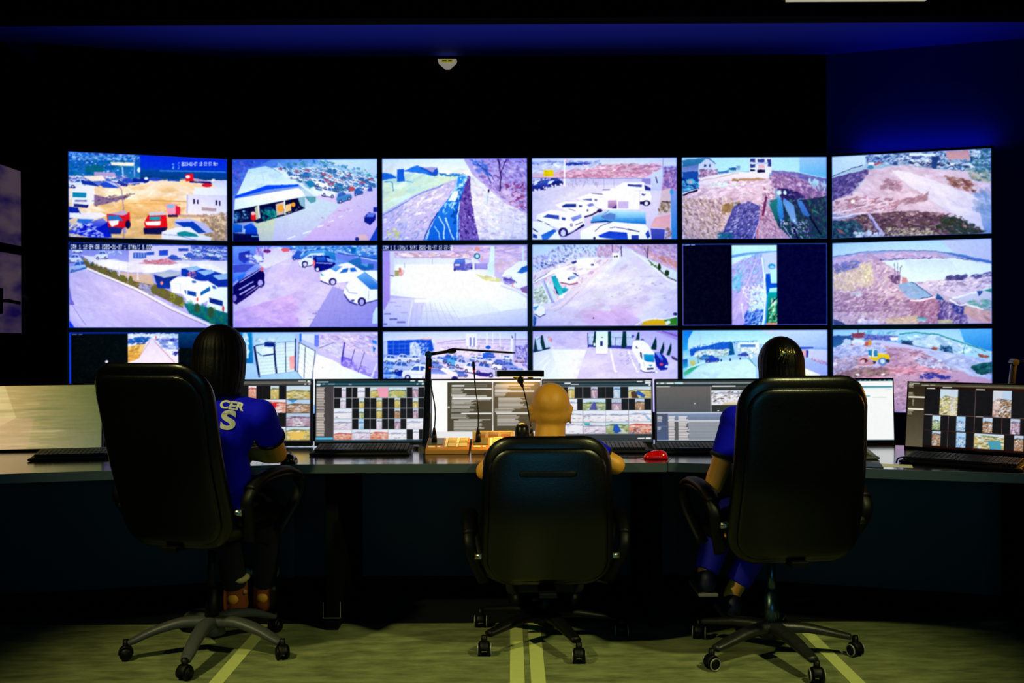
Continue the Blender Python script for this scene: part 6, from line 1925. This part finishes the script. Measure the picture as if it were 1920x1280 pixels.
# ---------------------------------------------------------------- office chairs
def chair(label, cx, cy, yaw, b, ztop, zbot, W, base_deg, kind, rec, wf=None):
    """b: height of the arm brackets"""
    t = empty('office_chair', (cx, cy, 0), yaw); tag(t, label, 'chair', 'swivel chairs at the operator desk')
    H = (ztop-zbot)/2; zc = (ztop+zbot)/2
    def bend(q):
        s = (q.z/H + 1)/2                                     # 0 bottom, 1 top
        y = -.235 - rec*s*s - .03*math.sin(s*math.pi*1.0)*0 + .02*math.cos(s*math.pi*2)
        y += .28*q.x*q.x                                        # wraps round the sitter
        return Vector((q.x, q.y*1.0 + y, q.z*math.cos(rec*.6) + zc))
    bm = bmesh.new(); pillow(bm, W, H, .12, .045, .038, 24, 7, bend, wf); from_bm('backrest', bm, M_LEATHER, t, True)
    bm = bmesh.new(); pillow(bm, W-.026, H-.034, .09, .0, .016, 22, 10, lambda q: bend(Vector((q.x, q.y-.034, q.z-.012))), wf); bk = from_bm('back_panel', bm, M_LEATHER, t, True)
    if kind == 'low':
        bm = bmesh.new(); pillow(bm, .055*2.1, .012, .011, .001, .006, 10, 8, lambda q: bend(Vector((q.x, q.y-.0495, q.z+H*.52)))); from_bm('grip_slot', bm, M_PLASTIC, t, True)
    zs = b-.075
    def seatfn(q): return Vector((q.x, -q.z+.02, -q.y+zs - .25*max(0, -q.z-.16)**1.5))
    bm = bmesh.new(); pillow(bm, W-.01, .245, .1, .05, .055, 18, 5, seatfn); from_bm('seat', bm, M_LEATHER, t, True)
    bm = bmesh.new(); box(bm, (0, .0, zs-.075), (.24, .26, .04), bev=.01); box(bm, (0, -.17, zs-.07), (.07, .2, .02), bev=.004); from_bm('tilt_mechanism', bm, M_PLASTIC, t)
    bm = bmesh.new(); sweep(bm, [(.1, .0, zs-.07), (.2, -.0, zs-.075), (.27, .0, zs-.09)], .006, n=8); from_bm('lever', bm, M_PLASTIC, t)
    for sd in (-1, 1):
        loop = [(sd*(W-.01), -.10, zs-.05), (sd*(W+.03), -.17, b-.02), (sd*(W+.045), -.19, b+.05), (sd*(W+.05), -.12, b+.105), (sd*(W+.05), .06, b+.115), (sd*(W+.045), .17, b+.085), (sd*(W+.035), .18, b+.01), (sd*(W-.01), .1, zs-.055)]
        bm = bmesh.new(); sweep(bm, spline(loop, 5), .013, .024, 10, up=(1, 0, 0), sq=4)
        ar = from_bm('armrest', bm, M_PLASTIC, t, True)
        bm = bmesh.new(); sweep(bm, spline([(sd*(W+.045), -.175, b+.085), (sd*(W+.05), -.1, b+.125), (sd*(W+.05), .05, b+.135), (sd*(W+.045), .16, b+.1)], 5), .017, .028, 10, up=(1, 0, 0), sq=3)
        from_bm('arm_pad', bm, M_PAD, ar, True)
        bm = bmesh.new(); cyl(bm, (sd*(W-.015), -.2, b), (sd*(W+.026), -.2, b), .013, n=14); from_bm('bracket', bm, M_CHROME, ar, True)
    bm = bmesh.new(); cyl(bm, (0, 0, .2), (0, 0, zs-.09), .016, n=20); cyl(bm, (0, 0, .09), (0, 0, min(.26, zs-.12)), .03, .027, 20); from_bm('gas_lift', bm, M_GAS if kind == 'scuffed' else M_PLASTIC, t, True)
    mb = {'arched': M_GREYBASE, 'low': M_PLASTIC, 'scuffed': M_SCUFF}[kind]
    bm = bmesh.new(); cyl(bm, (0, 0, .075), (0, 0, .135), .055, .04, 24); bs = from_bm('base_hub', bm, mb, t, True)
    RR = .33
    for k in range(5):
        a = R(base_deg+72*k)-yaw; c, s = math.cos(a), math.sin(a); L = RR-.02
        pr = {'arched': [(.02, .125), (.12, .13), (.22, .108), (L-.02, .08), (L+.01, .068)], 'low': [(.02, .11), (.12, .112), (.22, .098), (L, .083)], 'scuffed': [(.02, .115), (.14, .11), (.24, .092), (L, .078)]}[kind]
        bm = bmesh.new(); P = spline([(r*c, r*s, z) for r, z in pr], 5); sweep(bm, P, lerpl([.032, .03, .026, .02], len(P)), lerpl([.024, .018, .014, .011], len(P)), 12, sq=3.2); from_bm('base_leg', bm, mb, t, True)
        x, y = RR*c, RR*s; ph = a + random.uniform(-1.2, 1.2) if kind != 'low' else -yaw
        if kind == 'low': ph = -yaw+R(90)
        u = Vector((math.cos(ph), math.sin(ph), 0)); n_ = Vector((-u.y, u.x, 0)); cc = Vector((x, y, .027))
        bm = bmesh.new(); cyl(bm, (x, y, .045), (x, y, .082), .014, .011, 12)
        for i in range(9):                                     # hood over the wheels
            pass
        sweep(bm, [cc + u*.026*math.cos(q) + Vector((0, 0, .03*math.sin(q))) for q in [R(v) for v in range(0, 181, 20)]], .003, .021, 6, up=tuple(n_), sq=4)
        cs = from_bm('caster', bm, M_PLASTIC, t, True)
        for sg in (-1, 1):
            bm = bmesh.new(); p = cc + n_*sg*.012; cyl(bm, p, p + n_*sg*.014, .026, .022, 20); cyl(bm, p + n_*sg*.014, p + n_*sg*.016, .012, .01, 14)
            from_bm('wheel', bm, mat('wheel_grey', '5a5c58', .5) if kind == 'low' and 0 else M_PLASTIC, cs, True)
            if kind != 'arched':
                bm = bmesh.new(); p = cc + n_*sg*.0265
                sweep(bm, [p + u*.0225*math.cos(q) + Vector((0, 0, .0225*math.sin(q))) for q in [R(v) for v in range(0, 360, 20)]], .0028, n=6, up=tuple(n_), closed=True); from_bm('wheel_rim', bm, mat('rim_grey', '8a8c84', .4, .3), cs, True)
    return t
chair('high-backed black leather chair turned right, in front of long-haired woman', -1.24, 3.93, R(-19), .62, 1.20, .47, .26, 270, 'arched', .20, lambda s: 1+.03*s)
chair('low black leather chair with grip slot, behind bald man', .135, 4.075, R(1), .40, .893, .285, .268, 4, 'low', .06, lambda s: .985-.03*s)
chair('high-backed black leather chair on scuffed base, at right', 1.045, 3.86, R(8), .57, 1.14, .42, .263, 284, 'scuffed', .12, lambda s: 1-.03*s)
# ---------------------------------------------------------------- people
def capsule(bm, p, q, r1, r2, flat=1.0, n=16, round_ends=True):
    p, q = Vector(p), Vector(q)
    cyl(bm, p, q, r1, r2, n)
    if round_ends: ball(bm, p, r1, n); ball(bm, q, r2, n)
def remesh(name, bm, vox, m, parent, smooth=4):
    me = bpy.data.meshes.new(name); bm.to_mesh(me); bm.free(); o = bpy.data.objects.new(name, me); COL.objects.link(o)
    a = o.modifiers.new('r', 'REMESH'); a.mode = 'VOXEL'; a.voxel_size = vox; a.use_smooth_shade = True
    if smooth: s = o.modifiers.new('s', 'SMOOTH'); s.iterations = smooth; s.factor = .5
    me2 = bpy.data.meshes.new_from_object(o.evaluated_get(bpy.context.evaluated_depsgraph_get())); bpy.data.objects.remove(o)
    return new_obj(name, me2, m, parent, True)
def hand(bm, wrist, fwd, up, side, curl=.5, sc=1):
    """palm, four unequal bent fingers and a thumb leaving the side of the palm"""
    w, f, u = Vector(wrist), Vector(fwd).normalized(), Vector(up).normalized(); s = f.cross(u).normalized()*side
    for k in range(4):
        b = w + f*.008 + s*(k-1.5)*.011; e = w + f*(.085*sc) + s*(k-1.5)*.0195*sc; capsule(bm, b, e, .0145*sc, .0115*sc, n=10)
        L = (.036, .042, .039, .029)[k]*sc; d = f.copy(); p = e
        for j in range(3):
            d = (Matrix.Rotation(-curl*(.5+.25*j), 3, s*side) @ d) if False else (d - u*curl*(.35+.2*j)).normalized()
            q = p + d*L*(1, .72, .6)[j]; capsule(bm, p, q, (.0095-.001*j)*sc, (.0088-.001*j)*sc, n=10); p = q
    tb = w + f*.025 - s*.02; t1 = tb + (f*.6 - s*.8 - u*.2).normalized()*.038*sc; t2 = t1 + (f*.9 - s*.25 - u*.3).normalized()*.03*sc; t3 = t2 + (f - u*.3).normalized()*.024*sc
    capsule(bm, tb, t1, .014*sc, .0115*sc, n=10); capsule(bm, t1, t2, .0112*sc, .010*sc, n=10); capsule(bm, t2, t3, .010*sc, .0085*sc, n=10)
def head(bm, c, s=1.0, ear=True):
    """c: centre of the skull; the face looks to +y"""
    c = Vector(c); B = lambda o, r: ball(bm, c+Vector(o)*s, tuple(v*s for v in r), 20)
    B((0, -.012, .022), (.076, .092, .082)); B((0, .03, -.03), (.062, .066, .075)); B((0, .055, -.075), (.038, .034, .03)); B((0, -.03, -.02), (.068, .066, .06))
    B((0, .098, -.02), (.011, .018, .012)); B((0, .09, -.002), (.008, .012, .022)); B((0, .085, .02), (.05, .012, .01)); B((0, .084, -.052), (.022, .010, .007)); B((0, .083, -.063), (.019, .010, .006))
    for q in (-1, 1):
        B((q*.03, .078, .004), (.013, .01, .009)); B((q*.045, .06, -.03), (.02, .025, .02))
        if ear:
            for k in range(7):
                a = math.pi*(k/6*1.25-.35); B((q*(.079+.006*math.sin(a)), -.012+.0*k - .006 + .014*math.cos(a)*-1, -.022+.029*math.sin(a)), (.006, .0075, .0075))
            B((q*.077, -.002, -.028), (.005, .014, .026)); B((q*.077, .0, -.053), (.007, .008, .01))
def person(label, S):
    t = empty('person', (S['hip'][0], S['hip'][1], 0)); tag(t, label, 'person'); O = Vector((S['hip'][0], S['hip'][1], 0))
    g = {k: (Vector(v)-O if k != 'opts' else v) for k, v in S.items() if isinstance(v, tuple)}
    fat = S.get('fat', 1.0); sw = S['sw']
    chest, hip, hd = g['chest'], g['hip'], g['head']; hip = Vector((hip.x, hip.y, S['hip'][2]))
    nb = chest + Vector((0, .0, .13)); nr = S.get('neck', .052)
    def torso(bm, e):
        ball(bm, hip+Vector((0, 0, .04)), (.155*fat+e, .115*fat+e, .12+e), 20); ball(bm, (hip+chest)/2, (.135*fat+e, .10*fat+e, .15+e), 20)
        ball(bm, chest, (sw*.82+e, .105*fat+e, .15+e), 20); ball(bm, chest+Vector((0, -.02, .07)), (sw*.72+e, .075+e, .075+e), 20)
        for sd in 'LR':
            capsule(bm, chest+Vector((0, -.01, .10)), g['sh'+sd], .05+e, .052+e)
    bm = bmesh.new(); torso(bm, 0); capsule(bm, nb-Vector((0, 0, .04)), hd+Vector((0, -.018, -.05)), nr*1.15, nr); capsule(bm, nb+Vector((0, -.01, -.06)), hd+Vector((0, -.03, -.05)), nr*1.2, nr*.9); head(bm, hd, S.get('hs', 1.0))
    for sd, q in (('L', -1), ('R', 1)):
        sh, el, wr = g['sh'+sd], g['el'+sd], g['wr'+sd]
        capsule(bm, sh, el, .05*fat, .041*fat); m = el.lerp(wr, .3); capsule(bm, el, m, .041*fat, .042*fat); capsule(bm, m, wr, .042*fat, .027)
        hand(bm, wr, g['hf'+sd]+O, (0, 0, 1), q, S.get('curl', .45))
        hp = hip + Vector((q*.085, .02, .0)); kn, an = g['kn'+sd], g['an'+sd]
        capsule(bm, hp, kn, .078*fat, .054); m = kn.lerp(an, .3); capsule(bm, kn, m, .052, .054); capsule(bm, m, an, .054, .036)
        toe = an + Vector((0, .14, -.045)); capsule(bm, an+Vector((0, -.03, -.04)), toe, .034, .028)
    body = remesh('body', bm, .0075, M_SKIN, t, 5)
    # shirt
    bm = bmesh.new(); torso(bm, .012)
    cyl(bm, nb+Vector((0, -.012, -.05)), nb+Vector((0, -.008, .012)), nr*1.5, nr*1.22, 24)
    for sd in 'LR':
        sh, el = g['sh'+sd], g['el'+sd]; e = sh.lerp(el, S['sleeve']); ball(bm, sh, .064*fat, 16); cyl(bm, sh, e, .064*fat, .056*fat, 20)
    ball(bm, hip+Vector((0, -.01, .02)), (.17*fat, .13*fat, .1), 20)
    shirt = remesh('shirt', bm, .0075, M_SHIRT, t, 4)
    for sd in 'LR':
        sh, el = g['sh'+sd], g['el'+sd]; bm = bmesh.new(); a = sh.lerp(el, S['sleeve']-.035); b = sh.lerp(el, S['sleeve']+.03); cyl(bm, a, b, .0615*fat, .060*fat, 28)
        from_bm('sleeve_band', bm, M_HEM, shirt, True)
    bm = bmesh.new()
    for sd, q in (('L', -1), ('R', 1)):
        hp = hip + Vector((q*.085, .02, .0)); kn, an = g['kn'+sd], g['an'+sd]; capsule(bm, hp, kn, .09*fat, .066); m = kn.lerp(an, .3)
        e = kn.lerp(an, S.get('hem', .96) if q > 0 else max(S.get('hem', .96), .99)); capsule(bm, kn, m, .066, .066); cyl(bm, m, e, .066, .055, 20)
    ball(bm, hip+Vector((0, 0, -.01)), (.168*fat, .125*fat, .1), 20)
    remesh('trousers', bm, .009, S['tm'], t, 4)
    return t, body, shirt, g, O
def shoes(t, g, m, ln=.26, hgt=.05, solem=None):
    for sd in 'LR':
        an = g['an'+sd]; bm = bmesh.new(); z = an.z-.062
        ball(bm, (an.x, an.y-.01, z+.035), (.042, .06, .045)); capsule(bm, (an.x, an.y-.03, z+.02), (an.x, an.y+ln-.11, z+.01), .04, .034)
        sh = remesh('shoe', bm, .006, m, t, 3)
        bm = bmesh.new(); box(bm, (an.x, an.y+.055, z-.026), (.085, ln, .014), bev=.006); from_bm('sole', bm, solem or M_PLASTIC, sh)
def hair_shell(name, hd, t, zlow, wid, dep, back=-.02, flare=1.0, seed=1, m=M_HAIR, clipx=1):
    """long straight hair: crown dome running into a falling curtain, grooved like locks"""
    bm = bmesh.new(); n, mlev = 180, 44; rings = []; top = hd.z+.112; rnd = random.Random(seed)
    ph = [rnd.uniform(0, 6.28) for _ in range(6)]
    for j in range(mlev+1):
        s = j/mlev
        if s < .4: a = s/.4*math.pi/2; z = top-.115*(1-math.cos(a)); k = math.sin(a)
        else: v = (s-.4)/.6; z = top-.115-(top-.115-zlow)*v; k = 1+(.06*math.sin(v*3)-.16*v*v)*flare
        ring = []
        for i in range(n):
            a = 2*math.pi*i/n; c, d = math.cos(a), math.sin(a)
            gro = 1+min(1, s*2.5)*(.006*math.sin(a*31+ph[0]+s*4)+.005*math.sin(a*47+ph[1]-s*7)+.014*math.sin(a*5+ph[2]+s*3)*s)
            y = d*dep*k*gro
            if s > .35 and d > 0: y *= max(.15, 1-(s-.35)*3.2)       # open over the face and chest
            zz = z + (rnd.uniform(-.012, .012) if j == mlev else 0)
            ring.append(bm.verts.new((hd.x+c*wid*k*gro, hd.y+back+y-.03*max(0, s-.45), zz)))
        rings.append(ring)
    for j in range(mlev):
        for i in range(n): bm.faces.new((rings[j][i], rings[j][(i+1) % n], rings[j+1][(i+1) % n], rings[j+1][i]))
    bm.faces.new(rings[-1]); bmesh.ops.remove_doubles(bm, verts=bm.verts, dist=.0004)
    return from_bm(name, bm, m, t, True)
# woman at the left
S = dict(hip=(-1.225, 3.88, .56), chest=(-1.205, 3.90, .91), head=(-1.2, 3.94, 1.235), sw=.17, shL=(-1.375, 3.9, .985), shR=(-1.03, 3.9, .975), elL=(-1.46, 3.98, .80), elR=(-.998, 4.05, .80),
         wrL=(-1.3, 4.15, .785), wrR=(-1.14, 4.125, .79), hfL=(.8, .5, 0), hfR=(-.95, .12, .12), knL=(-1.33, 4.32, .55), knR=(-1.12, 4.32, .55), anL=(-1.29, 4.44, .13), anR=(-1.17, 4.5, .12), sleeve=.62, fat=1.02, tm=M_TROUS, neck=.045, curl=.6)
S['sleeve'] = .6
t, body, shirt, g, O = person('person with long black hair in blue printed polo shirt, arms folded', S)
hair_shell('hair', g['head'], t, 1.06, .106, .12, seed=3)
for sd in 'LR':
    an = g['an'+sd]; bm = bmesh.new(); capsule(bm, (an.x, an.y, .05), (an.x, an.y, .15), .056, .055); capsule(bm, (an.x, an.y, .05), (an.x, an.y+.13, .045), .05, .044)
    bt = remesh('boot', bm, .006, M_BOOT, t, 3)
    bm = bmesh.new(); box(bm, (an.x, an.y+.05, .008), (.105, .27, .016), bev=.007); from_bm('boot_sole', bm, M_PLASTIC, bt)
    bm = bmesh.new(); P = [(an.x+.056*math.cos(R(a)), an.y+.056*math.sin(R(a)), .188+.012*math.sin(R(a*2))) for a in range(0, 360, 15)]
    sweep(bm, P, .014, .016, 8, closed=True); from_bm('fleece_cuff', bm, M_FLEECE, bt, True)
    bm = bmesh.new(); ball(bm, (an.x+.05, an.y-.03, .12), (.012, .012, .012), 10); from_bm('boot_button', bm, mat('wood_button', 'b88848', .5), bt, True)
# print on the shirt back
bvh = BVHTree.FromPolygons([v.co for v in shirt.data.vertices], [p.vertices for p in shirt.data.polygons])
for s, size, px, py, rr in (('CER', .0415, 430, 761.5, -11), ('S', .1, 426, 789.5, -4)):
    me = text_mesh(s, size, 0, .04); bm = bmesh.new(); bm.from_mesh(me)
    bmesh.ops.triangulate(bm, faces=bm.faces); bmesh.ops.subdivide_edges(bm, edges=[e for e in bm.edges if e.calc_length() > .01], cuts=2, use_grid_fill=False); bmesh.ops.triangulate(bm, faces=bm.faces)
    for v in bm.verts: v.co.x *= 1.15
    q = PX(px, py, 3.79) - O; M = Matrix.Translation(q) @ Matrix.Rotation(R(rr), 4, 'Y').inverted() @ Matrix.Rotation(R(90), 4, 'X')
    M = Matrix.Translation(q) @ Matrix.Rotation(R(-rr), 4, 'Y') @ Matrix.Rotation(R(90), 4, 'X')
    bmesh.ops.transform(bm, matrix=M, verts=bm.verts)
    for v in bm.verts:
        h = bvh.ray_cast(Vector((v.co.x, q.y-.6, v.co.z)), Vector((0, 1, 0)))
        if h[0]: v.co = h[0] + Vector((0, -.0035, 0))
    from_bm('shirt_print', bm, M_PRINT, shirt)
# bald man in the middle
S = dict(hip=(.145, 3.97, .38), chest=(.15, 3.985, .70), head=(.162, 4.03, .985), sw=.185, shL=(-.03, 3.98, .80), shR=(.335, 3.98, .80), elL=(-.112, 3.95, .735), elR=(.428, 3.97, .755),
         wrL=(-.04, 4.14, .79), wrR=(.33, 4.17, .79), hfL=(-.1, .9, 0), hfR=(-.3, .9, 0), knL=(.04, 4.4, .44), knR=(.26, 4.4, .44), anL=(.02, 4.5, .09), anR=(.28, 4.5, .09), sleeve=.6, fat=1.0, tm=M_TROUS, neck=.062, hs=1.07, curl=.35)
t, body, shirt, g, O = person('bald person in blue shirt seated in low chair, seen from behind', S)
shoes(t, g, M_PLASTIC)
# woman at the right
S = dict(hip=(1.075, 3.83, .53), chest=(1.08, 3.86, .86), head=(1.098, 3.92, 1.175), sw=.17, shL=(.90, 3.85, .945), shR=(1.26, 3.86, .945), elL=(.81, 3.84, .69), elR=(1.375, 3.93, .79),
         wrL=(.89, 4.09, .77), wrR=(1.22, 4.1, .795), hfL=(.2, .9, 0), hfR=(-.35, .9, 0), knL=(.95, 4.22, .52), knR=(1.17, 4.25, .52), anL=(.835, 4.14, .27), anR=(.957, 4.19, .15), sleeve=.56, fat=.93, tm=M_BLUETR, neck=.045, hem=.86, curl=.35)
t, body, shirt, g, O = person('person with tied-back dark hair in blue shirt, behind right chair', S)
hair_shell('hair', g['head'], t, 1.02, .092, .112, seed=9, flare=-.1)
bm = bmesh.new(); q = PX(1474, 664, 3.775)-O
for k in range(9):
    a = k*1.7; x = -.026+k*.0065; sweep(bm, spline([q+Vector((x-.003, .004, -.022+.012*math.sin(a))), q+Vector((x+.002*math.cos(a), -.009, -.002)), q+Vector((x+.004*math.sin(a), -.007, .012)), q+Vector((x+.003, .003, .020+.008*math.cos(a)))], 4), .0015, n=5)
sweep(bm, spline([q+Vector((-.024, -.006, .002)), q+Vector((0, -.011, .006)), q+Vector((.024, -.006, .002))], 5), .002, n=6)
from_bm('hair_clip', bm, mat('gold_clip', 'c8b060', .25, .9), t)
shoes(t, g, mat('navy_shoe', '08082c', .6), .24, solem=mat('pale_sole', '9a9080', .6))
# ---------------------------------------------------------------- light
def area(name, loc, rot, size, sy, col, e):
    l = bpy.data.lights.new(name, 'AREA'); l.shape = 'RECTANGLE'; l.size = size; l.size_y = sy; l.color = col; l.energy = e
    o = bpy.data.objects.new(name, l); COL.objects.link(o); o.location = loc; o.rotation_euler = rot; o.visible_camera = False if 0 else True; return o
def spot(name, loc, tgt, cone, e, col):
    l = bpy.data.lights.new(name, 'SPOT'); l.spot_size = R(cone); l.spot_blend = .9; l.energy = e; l.color = col; l.shadow_soft_size = .09
    o = bpy.data.objects.new(name, l); COL.objects.link(o); o.location = loc; o.rotation_euler = (Vector(tgt)-Vector(loc)).to_track_quat('-Z', 'Y').to_euler()
spot('ceiling_spotlight', (-2.3, 1.9, 3.1), (-.5, 3.7, 0), 50, 300, (1, .93, .35))
spot('ceiling_spotlight', (2.2, 1.9, 3.1), (.5, 3.7, 0), 50, 300, (.95, .95, .36))
area('cool_fill', (.2, -2.3, 1.5), (R(88), 0, 0), 2.2, .8, (.05, .62, 1), 18)  # added teal fill behind the camera, standing for no particular lamp
p = PX(974, 709, 4.57); area('desk_lamp_light', (p.x, 4.57, p.z-.012), (R(14), 0, 0), .18, .03, (1, .5, .08), 4.5)
area('desk_lamp_light', (2.72, 4.5, 1.2), (R(-6), R(14), 0), .3, .04, (1, .42, .05), 5)
ang6 = R(15.5); cx = hxr + .75*math.cos(ang6); cyy = TVY - .75*math.sin(ang6)
area('added_wall_glow', (cx, cyy+.03, 2.80), (R(168), 0, -ang6), 1.0, .03, (.03, .06, 1), .9)  # unseen blue light added to make the wall glow above the right displays
w = bpy.data.worlds.new('dark'); scene.world = w; w.use_nodes = True; w.node_tree.nodes['Background'].inputs[0].default_value = (.0, .0, .0, 1)
# ---------------------------------------------------------------- camera
cam = bpy.data.cameras.new('camera'); co = bpy.data.objects.new('camera', cam); COL.objects.link(co)
cam.sensor_width = 36; cam.lens = F/1920*36; cam.clip_end = 60; co.location = (0, 0, HC)
co.rotation_euler = (Matrix.Rotation(R(90), 3, 'X') @ Matrix.Rotation(-ROLL, 3, 'Z')).to_euler()
scene.camera = co
vs = scene.view_settings; vs.view_transform = 'Standard'; vs.look = 'None'; vs.exposure = 0; vs.gamma = 1; vs.use_curve_mapping = False
scene.cycles.use_denoising = True
